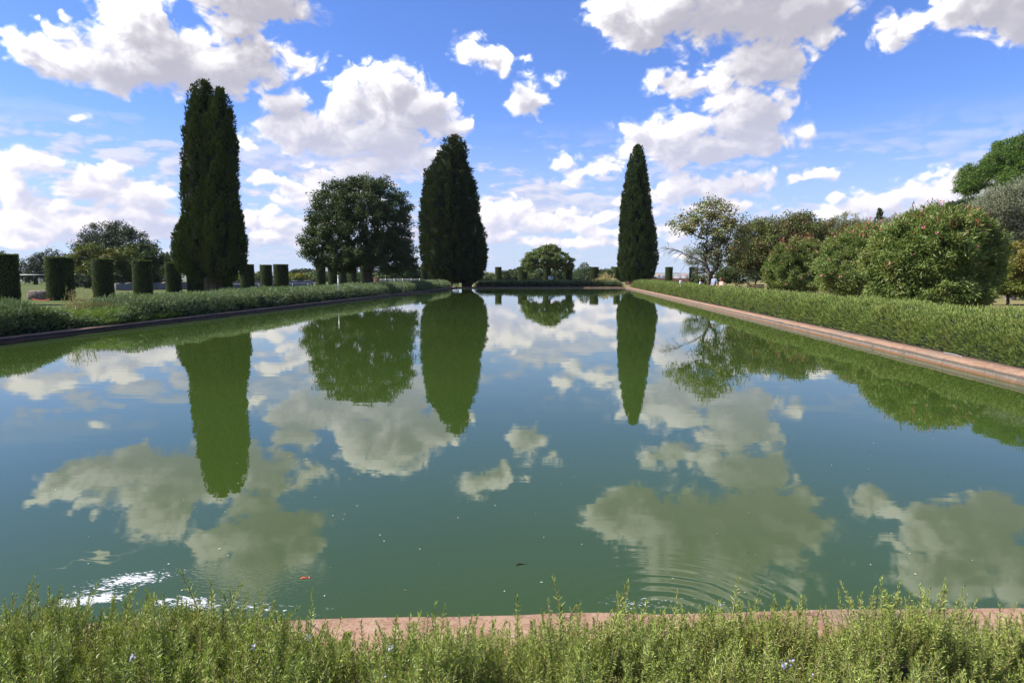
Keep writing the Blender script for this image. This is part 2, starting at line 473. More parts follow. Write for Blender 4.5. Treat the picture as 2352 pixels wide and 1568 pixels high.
M = {}
M['bark'] = rough_mat('bark', (.05, .036, .026), (.11, .085, .065), 3.0, .9, .6, bdist=.03)
M['bark_grey'] = rough_mat('bark_grey', (.11, .095, .08), (.22, .20, .17), 3.0, .9, .6, bdist=.02)
M['cypress'] = foliage_mat('cypress', (.020, .034, .010), (.085, .110, .030), (.060, .068, .020), .12, .8, .03)
M['conifer'] = foliage_mat('conifer', (.018, .032, .010), (.070, .098, .028), (.060, .062, .022), .12, .8, .03)
M['cypress_r'] = foliage_mat('cypress_green', (.024, .044, .012), (.085, .120, .032), (.055, .078, .022), .12, .8, .04)
M['core'] = rough_mat('core', (.006, .010, .004), (.012, .018, .008), 2.0, .95, 0)  # near-black solid inside foliage: painted inner shade, also blocks light
M['oak'] = foliage_mat('oak', (.034, .054, .015), (.075, .105, .030), (.060, .075, .022), .20, .55, .2)
M['oak_dark'] = foliage_mat('oak_dark', (.026, .042, .018), (.055, .075, .030), (.046, .054, .022), .16, .55, .3)
M['dome'] = foliage_mat('dome_leaves', (.075, .115, .022), (.130, .175, .040), (.14, .15, .036), .25, .5, .3)
M['yellow'] = foliage_mat('yellow_leaves', (.12, .15, .022), (.22, .24, .040), (.22, .17, .035), .28, .5, .3)
M['yellow_dim'] = foliage_mat('shaded_yellow_leaves', (.070, .090, .016), (.13, .145, .028), (.13, .105, .026), .25, .5, .2)  # the yellow leaves dimmed, shade painted into the colour
M['fresh'] = foliage_mat('fresh_leaves', (.060, .095, .028), (.120, .16, .050), (.10, .12, .04), .25, .5, .3)
M['judas'] = foliage_mat('judas_leaves', (.10, .135, .026), (.23, .25, .065), (.19, .11, .045), .28, .45, .35, 2.2)
M['maroon'] = foliage_mat('maroon_leaves', (.080, .105, .024), (.145, .165, .045), (.13, .090, .035), .22, .5, .3, 1.2)
M['olive'] = foliage_mat('olive_leaves', (.105, .13, .068), (.24, .27, .17), (.17, .17, .10), .15, .5, .3, .5)
M['oleander'] = foliage_mat('oleander_leaves', (.075, .125, .024), (.21, .26, .070), (.16, .18, .042), .22, .5, .3, .9)
M['red_shoot'] = foliage_mat('red_shoots', (.26, .060, .035), (.34, .15, .070), None, .3, .5, .3)
M['pink'] = foliage_mat('pink_petals', (.70, .18, .24), (.82, .34, .38), None, .25, .6, .2)
M['pine'] = foliage_mat('pine_needles', (.050, .100, .014), (.115, .195, .028), (.08, .13, .022), .15, .5, .2, .5)
M['cedar'] = foliage_mat('cedar_needles', (.045, .080, .030), (.085, .115, .050), None, .15, .5, .3)
M['box'] = foliage_mat('topiary_leaves', (.024, .042, .006), (.10, .135, .022), (.11, .12, .026), .28, .5, .15, 1.5)
M['rosemary'] = foliage_mat('rosemary', (.075, .120, .020), (.42, .49, .12), (.24, .26, .055), .20, .45, .3, 5.0)
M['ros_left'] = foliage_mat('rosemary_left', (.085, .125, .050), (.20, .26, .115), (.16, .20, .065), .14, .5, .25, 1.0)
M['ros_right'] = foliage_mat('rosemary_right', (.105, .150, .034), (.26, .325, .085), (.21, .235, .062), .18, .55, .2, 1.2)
M['ros_far'] = foliage_mat('rosemary_far', (.090, .13, .045), (.18, .23, .085), (.16, .17, .07), .14, .5, .3, .8)
M['weeds'] = foliage_mat('weeds', (.075, .13, .020), (.17, .25, .045), (.15, .17, .03), .35, .5, .3, 1.5)
M['straw'] = foliage_mat('straw', (.20, .15, .08), (.36, .29, .17), None, .3, .6, .2)
M['rust'] = foliage_mat('rust_leaves', (.13, .085, .030), (.20, .14, .05), None, .3, .6, .2)
M['stem'] = rough_mat('stem', (.15, .105, .060), (.28, .21, .13), 20.0, .8, 0)
M['lilac'] = foliage_mat('lilac_petals', (.45, .42, .75), (.60, .58, .85), None, .3, .6, .2)
M['yellow_fl'] = foliage_mat('yellow_petals', (.75, .55, .03), (.85, .65, .08), None, .3, .6, .2)
M['white'] = rough_mat('white_paint', (.72, .73, .73), (.80, .80, .80), 8.0, .6, 0)
M['grey_metal'] = rough_mat('grey_metal', (.36, .37, .38), (.48, .49, .50), 12.0, .45, 0, metal=.4)
M['plaster'] = rough_mat('plaster', (.22, .21, .19), (.28, .27, .25), .2, .9, 0)
M['roof'] = rough_mat('roof_tiles', (.38, .16, .10), (.48, .23, .14), .5, .9, 0)
M['brick_dark'] = rough_mat('brick_dark', (.035, .016, .012), (.060, .028, .020), 2.5, .9, .4, bdist=.02)
M['brick_pier'] = rough_mat('brick_pier', (.24, .13, .085), (.36, .22, .15), 3.0, .9, .4, bdist=.02)
M['stone_block'] = rough_mat('stone_block', (.12, .09, .075), (.24, .19, .165), 5.0, .9, .6, bdist=.03)
M['wall_grey'] = rough_mat('wall_grey', (.15, .14, .125), (.22, .205, .18), 1.2, .9, .3, bdist=.02)
M['terracotta'] = rough_mat('terracotta', (.30, .13, .08), (.40, .20, .13), 8.0, .85, .2)
M['pampas'] = foliage_mat('pampas', (.36, .26, .14), (.62, .52, .36), (.28, .26, .10), .3, .6, .2, 1.5)
M['skin'] = rough_mat('skin', (.50, .27, .19), (.56, .32, .23), 8.0, .55, 0)
M['hair_grey'] = rough_mat('hair_grey', (.20, .17, .15), (.32, .29, .27), 30.0, .8, 0)
M['hair_brown'] = rough_mat('hair_brown', (.10, .035, .02), (.16, .06, .035), 30.0, .7, 0)
M['shirt_blue'] = rough_mat('shirt_blue', (.20, .24, .31), (.30, .34, .41), 10.0, .9, 0)
M['shirt_pink'] = rough_mat('shirt_pink', (.62, .40, .38), (.72, .55, .52), 10.0, .9, 0)
M['shirt_white'] = rough_mat('shirt_white', (.62, .62, .64), (.72, .72, .73), 10.0, .9, 0)
M['trousers'] = rough_mat('trousers', (.12, .13, .17), (.55, .55, .60), 22.0, .9, 0)
M['dark_cloth'] = rough_mat('dark_cloth', (.03, .035, .05), (.06, .065, .08), 10.0, .9, 0)
M['bench_wood'] = rough_mat('bench_wood', (.12, .08, .055), (.20, .14, .10), 6.0, .85, .3)
M['blue_sign'] = rough_mat('sign_blue', (.10, .20, .45), (.13, .24, .50), 6.0, .5, 0)
M['red_tape'] = rough_mat('red_tape', (.32, .05, .035), (.40, .08, .05), 6.0, .6, 0)
# ------------------------------------------------------------------ the setting
PX0, PX1 = -15.15, 7.64                           # inner faces of the pool's long coping
def y_near(x): return 3.32+0.116*x
def y_far(x): return 94.0+0.10*x
def strip(name, secs, mat, kind='structure', closed=False):
    """sheet through successive polylines"""
    secs = [np.asarray(s, float) for s in secs]; n = len(secs[0])
    V = np.concatenate(secs); F = [[k*n+i, k*n+i+1, (k+1)*n+i+1, (k+1)*n+i] for k in range(len(secs)-1) for i in range(n-1)]
    o = np_mesh(name, V, np.array(F), mat); o['kind'] = kind; return o

# ground: one sheet with the pool cut out as a sunken basin; the plateau falls away beyond the garden
def gz(x, y):
    r = np.hypot(x, y-20)
    z = 0.22-28*sstep(r, 190, 620)+0.05*vfbm(np.stack([x, y, x*0], -1), .12, 3)*sstep(r, 20, 60)
    z = z+.10*sstep(np.abs(x+1)-17, 0, 4)*0
    # bank of grass behind the left fence
    z = z+1.25*np.exp(-(((x+62)/13)**2+((y-46)/22)**2))
    return z
m, n = new_mat('ground')
tcn = n.n('ShaderNodeNewGeometry'); Pp = tcn.outputs['Position']
g1 = n.ss(n.noise(Pp, .10, 5, .6), .40, .62); g2 = n.ss(n.noise(Pp, 2.2, 6, .65), .35, .68)
col = n.mix(g1, (.115, .125, .040, 1), (.24, .185, .085, 1))
col = n.mix(g2, col, (.17, .155, .060, 1))
sepn = n.n('ShaderNodeSeparateXYZ'); n.put(sepn.inputs[0], Pp)
left = n.ss(n.m('ADD', sepn.outputs[0], n.m('MULTIPLY', n.noise(Pp, .2, 3), 4.0)), -12, -18)
col = n.mix(n.m('MULTIPLY', left, .8), col, n.mix(g2, (.045, .075, .016, 1), (.075, .10, .03, 1)))
far = n.ss(n.v('LENGTH', Pp), 250, 700)
fields = n.ramp(n.noise(n.v('MULTIPLY', Pp, (1, .35, 0)), .004, 4, .6), [(.36, (.05, .07, .03)), (.47, (.13, .11, .06)), (.56, (.07, .08, .04)), (.66, (.16, .14, .09))])
col = n.mix(far, col, fields)
p = principled(n, col, .95, .1)
b = n.n('ShaderNodeBump'); b.inputs['Strength'].default_value = .6; b.inputs['Distance'].default_value = .05
n.put(b.inputs['Height'], n.noise(Pp, 9.0, 6, .7)); n.nt.links.new(b.outputs[0], p.inputs['Normal'])
n.nt.links.new(p.outputs[0], n.out.inputs[0]); M['ground'] = m
def lines(a, b, brk):
    return np.array(sorted(set(np.concatenate([np.linspace(a, b, 60)] + brk).round(3))))
gxs = np.unique(np.concatenate([-np.geomspace(60, 9000, 26)[::-1], np.linspace(-60, PX0-.8, 20), [PX0-.3], [PX1+.6], np.linspace(PX1+1.2, 60, 22), np.geomspace(61, 9000, 26)]))
gys = np.unique(np.concatenate([-np.geomspace(40, 9000, 18)[::-1], np.linspace(-35, 0, 8), [1.0], [y_far(-4)+.4], np.linspace(5, 92, 30), np.linspace(96, 200, 26), np.geomspace(205, 9500, 30)]))
Vg = []; idx = {}
def near_line(x): return y_near(x)-.30
def far_line(x): return y_far(x)+.25
for j, yy in enumerate(gys):
    for i, xx in enumerate(gxs):
        y2 = yy
        if PX0-.35 <= xx <= PX1+.65:
            if yy == 1.0: y2 = near_line(xx)
            if yy == y_far(-4)+.4: y2 = far_line(xx)
        Vg.append((xx, y2))
Vg = np.array(Vg); nx = len(gxs); Fg = []
j0 = list(gys).index(1.0); j1 = list(gys).index(y_far(-4)+.4)
i0 = int(np.argmin(abs(gxs-(PX0-.3)))); i1 = int(np.argmin(abs(gxs-(PX1+.6))))
for j in range(len(gys)-1):
    for i in range(nx-1):
        if i0 <= i < i1 and j0 <= j < j1: continue
        a = j*nx+i; Fg.append((a, a+1, a+nx+1, a+nx))
Vg3 = np.column_stack([Vg, gz(Vg[:, 0], Vg[:, 1])])
used = np.unique(np.array(Fg)); rm = -np.ones(len(Vg3), int); rm[used] = np.arange(len(used))
o = np_mesh('ground', Vg3[used], rm[np.array(Fg)], M['ground'], smooth=True); o['kind'] = 'structure'

# pool floor (hidden under the turbid water) and the water
o = np_mesh('pool_floor', [(PX0-.1, 2, -1.2), (PX1+.1, 2, -1.2), (PX1+.1, 97, -1.2), (PX0-.1, 97, -1.2)], [[0, 1, 2, 3]], M['stone_block']); o['kind'] = 'structure'
m, n = new_mat('water')
tcn = n.n('ShaderNodeNewGeometry'); Pp = tcn.outputs['Position']
base = n.mix(n.ss(n.noise(Pp, .12, 3, .5), .35, .65), WATER_A, WATER_B)
# floating foam in the near left corner, blown into streaks
sp = n.n('ShaderNodeSeparateXYZ'); n.put(sp.inputs[0], Pp)
def blob(cx_, cy_, rx_, ry_, rot=0.0):
    c_, s_ = math.cos(rot), math.sin(rot)
    dx = n.m('SUBTRACT', sp.outputs[0], cx_); dy = n.m('SUBTRACT', sp.outputs[1], cy_)
    u = n.m('ADD', n.m('MULTIPLY', dx, c_/rx_), n.m('MULTIPLY', dy, s_/rx_))
    v = n.m('ADD', n.m('MULTIPLY', dx, -s_/ry_), n.m('MULTIPLY', dy, c_/ry_))
    return n.m('SUBTRACT', 1.0, n.m('SQRT', n.m('ADD', n.m('MULTIPLY', u, u), n.m('MULTIPLY', v, v))))
FO = [on_z(q[0]*1024/2352, q[1]*1024/2352, WZ) for q in ((215, 1365), (300, 1335), (440, 1385), (1530, 1385), (900, 1405), (560, 1395))]
fm = n.m('MAXIMUM', n.m('MULTIPLY', blob(FO[0][0]+.02, FO[0][1]-.06, .26, .10, .35), 1.05), n.m('MULTIPLY', blob(FO[1][0]-.02, FO[1][1]+.02, .34, .15, .55), .70))
fm = n.m('MAXIMUM', fm, n.m('MULTIPLY', blob(FO[2][0], FO[2][1], .30, .10), .80))
fm = n.m('MAXIMUM', fm, n.m('MULTIPLY', blob(FO[3][0], FO[3][1], .55, .10), .24))
fm = n.m('MAXIMUM', fm, n.m('MULTIPLY', blob(FO[5][0], FO[5][1], .6, .08), .30))
fn = n.noise(n.v('MULTIPLY', Pp, (24, 60, 1)), 1.0, 3, .5, 1.2)
fn = n.m('ADD', fn, n.m('MULTIPLY', n.m('SUBTRACT', n.noise(n.v('MULTIPLY', Pp, (5, 9, 1)), 1.0, 3, .6), .5), .35))
foam = n.ss(n.m('ADD', n.m('MULTIPLY', n.m('MAXIMUM', fm, 0.0), .42), fn), .67, .74)
foam = n.m('MULTIPLY', foam, n.ss(fm, 0.0, .08))
base = n.mix(foam, base, (.50, .51, .52, 1))
p = principled(n, base, n.m('MULTIPLY', foam, .7), .5); p.inputs['IOR'].default_value = 1.34
# ripples: almost still, with slow lengthwise wobble further out and two sets of rings near the edge
wob = n.noise(n.v('MULTIPLY', Pp, (.55, 2.2, 1)), 1.0, 3, .5)
fine = n.noise(n.v('MULTIPLY', Pp, (3.0, 7.0, 1)), 1.0, 2, .5)
def rings(cx_, cy_, wl, r0, r1, amp):
    r = n.v('LENGTH', n.v('SUBTRACT', Pp, (cx_, cy_, WZ)))
    rr = n.m('ADD', r, n.m('MULTIPLY', n.noise(Pp, 1.6, 2), .10))
    w = n.m('SINE', n.m('MULTIPLY', rr, 2*math.pi/wl))
    return n.m('MULTIPLY', n.m('MULTIPLY', w, n.m('MULTIPLY', n.ss(r, r1, r0*.8), n.ss(r, 0.0, r0*.3))), amp)
RC = on_z(1525*1024/2352, 1395*1024/2352, WZ); RL = on_z(-60*1024/2352, 1400*1024/2352, WZ)
h = n.m('ADD', n.m('MULTIPLY', wob, .0010), n.m('MULTIPLY', fine, .00008))
h = n.m('ADD', h, rings(RC[0], RC[1]-.12, .115, .55, 1.15, .00025))
h = n.m('ADD', h, rings(RL[0]-.3, RL[1]-.4, .17, .9, 2.4, .00006))
frz = n.m('MULTIPLY', n.noise(n.v('MULTIPLY', Pp, (26, 40, 1)), 1.0, 2, .5), n.ss(blob(FO[5][0]-.1, FO[5][1]+.15, 1.3, .55), 0, .6))
h = n.m('ADD', h, n.m('MULTIPLY', frz, .0006))
b = n.n('ShaderNodeBump'); b.inputs['Strength'].default_value = 1.0; b.inputs['Distance'].default_value = 1.0
n.put(b.inputs['Height'], h); n.nt.links.new(b.outputs[0], p.inputs['Normal'])
n.nt.links.new(p.outputs[0], n.out.inputs[0]); M['water'] = m
o = np_mesh('water', [(PX0-.2, 1.2, WZ), (PX1+.2, 3.9, WZ), (PX1+.2, 95.2, WZ), (PX0-.2, 92.9, WZ)], [[0, 1, 2, 3]], M['water']); o['kind'] = 'structure'

# coping: stone kerb with a pinkish top, a grey face, a rusty ledge and a slimy foot
def coping_mat(name, dark=False):
    m, n = new_mat(name)
    g = n.n('ShaderNodeNewGeometry'); P = g.outputs['Position']
    s = n.n('ShaderNodeSeparateXYZ'); n.put(s.inputs[0], P); nz = n.n('ShaderNodeSeparateXYZ'); n.put(nz.inputs[0], g.outputs['True Normal'])
    zj = n.m('ADD', s.outputs[2], n.m('MULTIPLY', n.m('SUBTRACT', n.noise(P, 7.0, 5, .7), .5), .035))
    top = n.mix(n.ss(n.noise(P, 5.0, 6, .7), .36, .64), (.24, .130, .080, 1), (.35, .225, .145, 1))
    top = n.mix(n.ss(n.noise(P, 34.0, 4, .65), .61, .68), top, (.38, .34, .29, 1))
    top = n.mix(n.ss(n.noise(P, 45.0, 4, .7), .54, .66), top, (.13, .070, .045, 1))
    top = n.mix(n.ss(n.noise(P, .7, 4, .6), .50, .70), top, (.22, .165, .12, 1))
    face = n.ramp(zj, [(0.0, (.10, .055, .02)), (.150, (.13, .075, .025)), (.163, (.15, .075, .042)), (.188, (.14, .075, .050)), (.196, (.165, .135, .108)), (.230, (.13, .11, .088)), (.262, (.055, .046, .038)), (.31, (.12, .090, .070))])  # rusty waterline; dark stop higher up paints the shade line below the top edge
    face = n.mix(n.ss(n.noise(P, 9.0, 5, .65), .48, .68), face, n.mix(1.0, face, (1.3, 1.28, 1.22, 1), 'MULTIPLY'))
    face = n.mix(n.ss(n.noise(n.v('MULTIPLY', P, (2, 2, .9)), 1.0, 5, .7), .52, .70), face, (.085, .072, .055, 1))
    run = n.m('ABSOLUTE', n.m('SUBTRACT', n.m('FRACT', n.m('DIVIDE', n.m('ADD', n.m('ADD', s.outputs[0], s.outputs[1]), n.m('MULTIPLY', n.noise(P, .8, 1), .25)), 1.35)), .5))
    joint = n.ss(run, .012, .004)
    top = n.mix(n.m('MULTIPLY', joint, .75), top, (.07, .055, .04, 1)); face = n.mix(n.m('MULTIPLY', joint, .5), face, (.05, .042, .03, 1))
    col = n.mix(n.ss(nz.outputs[2], .55, .8), face, n.mix(n.ss(s.outputs[2], .2, .26), face, top))
    if dark: col = n.mix(n.ss(nz.outputs[2], .55, .8), n.mix(1.0, face, (.38, .33, .32, 1), 'MULTIPLY'), top)  # left kerb: face colour darkened to paint in its shade
    p = principled(n, col, .85, .25)
    b = n.n('ShaderNodeBump'); b.inputs['Strength'].default_value = .7; b.inputs['Distance'].default_value = .012
    n.put(b.inputs['Height'], n.noise(P, 26.0, 6, .7)); n.nt.links.new(b.outputs[0], p.inputs['Normal'])
    n.nt.links.new(p.outputs[0], n.out.inputs[0]); return m
M['coping'] = coping_mat('coping_stone'); M['coping_dark'] = coping_mat('shaded_coping_stone', True)
def coping(name, A, B, side, width, wet, label, seg=.16, mat='coping'):
    """kerb from A to B; side = unit vector pointing away from the water"""
    A, B, side = [np.asarray(q, float) for q in (A, B, side)]
    Lg = np.linalg.norm(B-A); nseg = max(8, int(Lg/seg)); 
    prof = [(-wet, -.4), (-wet, .135), (-wet*.8, .165), (-.004, .190), (.0, .275), (.02, .297), (width*.5, .305), (width, .300), (width+.01, .1)]
    rng = np.random.default_rng(3); t = np.linspace(0, 1, nseg+1)
    V = []
    for tt in t:
        c = A+(B-A)*tt
        for k, (u, z) in enumerate(prof):
            V.append([c[0]+side[0]*u, c[1]+side[1]*u, z])
    V = np.array(V); nn = len(prof)
    jit = vfbm(V, 1.3, 4); sm = np.tile([0, .4, 1, 1, 1, 1, .7, 0, 0], len(t))
    V[:, :2] += (jit*sm*.018)[:, None]*side[None, :]; V[:, 2] += vfbm(V+50, 2.1, 3)*np.tile([0, .006, .008, .008, .008, .008, .006, .006, 0], len(t))
    F = [[k*nn+i, (k+1)*nn+i, (k+1)*nn+i+1, k*nn+i+1] for k in range(nseg) for i in range(nn-1)]
    F = np.array(F)
    o = np_mesh(name, V, F, M[mat], smooth=True)
    tag(o, label, 'kerb'); return o
coping('pool_kerb', (PX1, y_near(PX1)-.5), (PX1, y_far(PX1)), (1, 0), .66, .035, 'sunlit pink stone pool kerb with a rusty waterline below the right hedge', .12)
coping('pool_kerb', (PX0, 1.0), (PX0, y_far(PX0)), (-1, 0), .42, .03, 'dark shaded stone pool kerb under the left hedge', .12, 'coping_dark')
dn = unit(np.array([.116, -1.0])); df = unit(np.array([-.1, 1.0]))
coping('pool_kerb', (PX0-.3, y_near(PX0-.3)), (PX1-.006, y_near(PX1-.006)), dn, .42, .03, 'pink speckled stone kerb in front of the near rosemary', .05)
coping('pool_kerb', (PX0-.42, y_far(PX0-.42)), (PX1+.6, y_far(PX1+.6)), df, .45, .05, 'low stone kerb along the far end of the pool', .2)

# hills on the horizon
def hills(name, D0, D1, h, seed, mat, a0=-80, a1=80):
    az_ = np.radians(np.linspace(a0, a1, 260)); rr = np.linspace(D0, D1, 9)
    V = []
    for r in rr:
        t = (r-D0)/(D1-D0)
        P = np.stack([np.sin(az_)*r, np.cos(az_)*r, 0*az_+seed], -1)
        z = -30+h*math.sin(math.pi*min(1, t)*.5)**1.2*(.62+.38*vfbm(P/1000.0, 1.1, 5))
        V.append(np.column_stack([P[:, :2], z]))
    nA = len(az_); F = [[k*nA+i, k*nA+i+1, (k+1)*nA+i+1, (k+1)*nA+i] for k in range(len(rr)-1) for i in range(nA-1)]
    o = np_mesh(name, np.concatenate(V), np.array(F), mat, smooth=True); o['kind'] = 'structure'; return o
m, n = new_mat('hills')
g = n.n('ShaderNodeNewGeometry'); P = g.outputs['Position']
col = n.ramp(n.noise(n.v('MULTIPLY', P, (1, .5, 4)), .0032, 5, .65), [(.38, (.05, .075, .03)), (.46, (.12, .13, .06)), (.53, (.24, .20, .11)), (.6, (.07, .09, .04)), (.68, (.20, .18, .10))])
p = principled(n, col, .95, .1); n.nt.links.new(p.outputs[0], n.out.inputs[0]); M['hills'] = m
hills('hills', 3400, 6800, 70, 3.3, M['hills'])
# ------------------------------------------------------------------ trees
def grow(rng, fork, targets, base, r_trunk, lean=None, step=.9, tip=.012, power=.46):
    """a trunk to the fork, then limbs reaching every target; returns nodes, parents, radii"""
    base, fork = np.asarray(base, float), np.asarray(fork, float)
    k = 6; N = [base+(fork-base)*i/(k-1)+np.array([math.sin(i*1.3), math.cos(i*1.7), 0])*.03*np.linalg.norm(fork-base)*(0 < i < k-1)*.5 for i in range(k)]
    Pn = [-1]+list(range(k-1))
    order = np.argsort(np.linalg.norm(targets-fork, axis=1))
    cap = 6000; A = np.zeros((cap, 3)); A[:k] = N; par = [-1]+list(range(k-1)); cnt = k; leafn = []
    for t in targets[order]:
        c = A[k-1:cnt]; d = np.linalg.norm(c-t, axis=1)
        dfk = np.linalg.norm(c-fork, axis=1); dt = np.linalg.norm(t-fork)
        cost = d+.22*dfk+np.where(dfk > dt, 3.0, 0)+np.maximum(0, c[:, 2]-t[2])*.5
        j = int(np.argmin(cost))+k-1
        a = A[j]; L = np.linalg.norm(t-a); ns = max(1, int(L/step))
        side = rand_unit(rng, 1)[0]*L*.06
        for s_ in range(1, ns+1):
            f = s_/ns
            q = a+(t-a)*f+side*math.sin(math.pi*f)+np.array([0, 0, 1])*L*.08*math.sin(math.pi*f)
            if cnt >= cap: break
            A[cnt] = q; par.append(j if s_ == 1 else cnt-1); cnt += 1
        leafn.append(cnt-1)
    ch = np.zeros(cnt); ch[leafn] += 1
    for i in range(cnt-1, 0, -1): ch[par[i]] += ch[i]
    r = tip*np.maximum(ch, 1)**power
    sc = r_trunk/max(r[0], 1e-6); r = np.maximum(r*(1+(sc-1)*(r/r[0])**(1.2 if sc > 1 else .3)), tip*.6)
    r[:k] = np.maximum(r[:k], np.linspace(r_trunk*1.25, r[k-1], k))
    return A[:cnt], np.array(par), r
def limbs(A, par, r, n=5):
    """tapered prisms along every edge of the skeleton"""
    i = np.arange(1, len(A)); p = par[i]; a, b = A[p], A[i]
    T = unit(b-a); U = unit(np.cross(T, np.array([.31, .17, .93]))); W2 = np.cross(T, U)
    th = np.arange(n)*2*math.pi/n; cs, sn = np.cos(th), np.sin(th)
    ring = U[:, None]*cs[None, :, None]+W2[:, None]*sn[None, :, None]
    ra = np.minimum(r[p], r[i]*1.6)[:, None, None]; rb = r[i][:, None, None]
    V = np.concatenate([a[:, None]-T[:, None]*ra*.3+ring*ra, b[:, None]+ring*rb], 1).reshape(-1, 3)
    o = (np.arange(len(i))*2*n)[:, None]; k = np.arange(n)
    F = np.stack([o+k, o+(k+1) % n, o+n+(k+1) % n, o+n+k], -1).reshape(-1, 4)
    return V, F
def sample_crown(rng, ell, n, shell=.5):
    """points in a union of ellipsoids, biased to the outside"""
    out = []
    vol = np.array([e[3]*e[4]*e[5] for e in ell])**.75; vol /= vol.sum()
    while len(out) < n:
        k = rng.choice(len(ell), p=vol); e = np.array(ell[k], float)
        u = rand_unit(rng, 1)[0]; rr = shell+(1-shell)*rng.random()**.6
        if rng.random() < .22: rr = rng.random()*shell
        p = e[:3]+u*e[3:]*rr
        inside = 0
        for q, f in enumerate(ell):
            if q != k and np.sum(((p-np.array(f[:3]))/np.array(f[3:]))**2) < .55: inside = 1
        if inside and rng.random() < .7: continue
        if p[2] < .3: continue
        out.append(p)
    return np.array(out)
def broadleaf(name, base, fork_h, ell, mat, label, cat='tree', group=None, n_cl=260, per=110, rc=.75, leaf=(.16, .085), r_trunk=.28,
              seed=1, shell=.5, bark='bark', flat=.75, droop=.0, tip=.014, extra=None, core=False, out_bias=.6, bare=None, lean=(0, 0), power=.46):
    """ell: ellipsoids relative to the base; returns the root"""
    rng = np.random.default_rng(seed)
    root = empty(name, base, label, cat, group)
    C = sample_crown(rng, ell, n_cl, shell)
    fork = np.array([lean[0], lean[1], fork_h])
    tg = C if bare is None else np.vstack([C, bare])
    A, par, r = grow(rng, fork, tg, (0, 0, -.15), r_trunk, tip=tip, power=power)
    V, F = limbs(A, par, r)
    np_mesh('trunk', V, F, M[bark], root)
    m = len(C); ctr = np.mean(C, axis=0)
    rcs = rc*rng.uniform(.6, 1.25, m)
    idx = rng.integers(0, m, m*per)
    u = rand_unit(rng, m*per)*(rng.random((m*per, 1))**.45)
    P = C[idx]+u*rcs[idx][:, None]*np.array([1, 1, flat])
    D = unit(P-ctr)*out_bias*.8+rand_unit(rng, len(P))*.9+np.array([0, 0, .15-droop])
    L = leaf[0]*rng.uniform(.65, 1.3, len(P)); Wd = leaf[1]*rng.uniform(.7, 1.25, len(P))
    Nn = unit(P-C[idx])*.6+unit(P-ctr)*.7+np.array([0, 0, .45])
    V, F = leaf_cards(rng, P, D, L, Wd, Nn, 1.0)
    ct = rng.random(m)
    t = np.clip(.55*ct[idx]+.45*rng.random(len(P)), 0, 1)
    np_mesh('crown', V, F, M[mat], root, np.repeat(t, 4))
    if extra: extra(root, rng, C, rcs, ctr)
    return root

def column_crown(G, Gc, rng, zs, cxs, hws, depth=.92, plumes=300, per=60, pw=.42, ph=1.1, tilt=.12, tuft=(.30, .10), origin=(0, 0), core=.80):
    """a columnar crown of upswept plumes round a dark core; zs ascending heights, cxs centre offsets, hws half widths (m)"""
    zs, cxs, hws = [np.asarray(q, float) for q in (zs, cxs, hws)]
    area = np.cumsum(np.concatenate([[0], (hws[1:]+hws[:-1])/2*np.diff(zs)])); area /= area[-1]
    m = plumes; z = np.interp((np.arange(m)+rng.random(m))/m, area, zs); th = (np.arange(m)*2.39996+rng.normal(size=m)*.3)
    sc = rng.uniform(.6, 1.25, m)*(1+(tilt > .8)*.5*(rng.random(m) < .3)); hw = np.interp(z, zs, hws)
    w_ = np.minimum(pw*sc, hw*.75+.06); h_ = ph*sc*np.clip(hw/1.0, .45, 1)
    r0 = np.maximum(hw-w_*(.85+.5*rng.random(m)), .02)
    c0 = np.stack([np.interp(z, zs, cxs)+origin[0]+np.cos(th)*r0, origin[1]+np.sin(th)*r0*depth, z], -1)
    h_ = np.minimum(h_, zs[-1]-c0[:, 2]+.12)
    outd = np.stack([np.cos(th), np.sin(th), 0*th], -1)
    axis = unit(np.array([0, 0, 1.0])+outd*tilt*rng.uniform(.4, 1.6, (m, 1))+rand_unit(rng, m)*.10)
    idx = np.repeat(np.arange(m), per); k = len(idx); u = rand_unit(rng, k)*(.70+.30*rng.random((k, 1)))
    ax = axis[idx]; s1_ = unit(np.cross(ax, np.array([.3, .9, .1]))); s2_ = np.cross(ax, s1_)
    tz = u[:, 2]; taper = np.sqrt(np.clip(1-.55*(tz+1)/2, .1, 1))
    P = c0[idx]+s1_*(u[:, 0]*w_[idx]*taper)[:, None]+s2_*(u[:, 1]*w_[idx]*taper)[:, None]+ax*(tz*h_[idx])[:, None]
    Nn = unit(s1_*u[:, :1]+s2_*u[:, 1:2]+ax*u[:, 2:]*.4+outd[idx]*.5)
    pt_ = rng.random(m)
    for q in range(2):
        D = ax*.9+Nn*.45+rand_unit(rng, k)*.40
        V, F = leaf_cards(rng, P+rand_unit(rng, k)*.06, D, tuft[0]*rng.uniform(.6, 1.3, k), tuft[1]*rng.uniform(.7, 1.3, k), Nn, .8)
        G.add(V, F, np.repeat(np.clip(pt_[idx]*.4+.6*rng.random(k), 0, 1), 4))
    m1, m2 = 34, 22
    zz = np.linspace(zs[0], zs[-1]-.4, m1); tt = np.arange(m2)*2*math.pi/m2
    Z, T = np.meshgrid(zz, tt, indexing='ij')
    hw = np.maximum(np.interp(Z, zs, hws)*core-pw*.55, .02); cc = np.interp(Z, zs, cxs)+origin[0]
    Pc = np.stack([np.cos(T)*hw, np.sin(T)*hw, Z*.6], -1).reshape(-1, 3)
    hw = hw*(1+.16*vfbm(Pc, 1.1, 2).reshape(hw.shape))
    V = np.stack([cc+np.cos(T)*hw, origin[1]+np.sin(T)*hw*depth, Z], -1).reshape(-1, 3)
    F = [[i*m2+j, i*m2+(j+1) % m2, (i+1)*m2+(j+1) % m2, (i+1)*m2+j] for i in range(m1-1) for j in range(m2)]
    Gc.add(V, F)

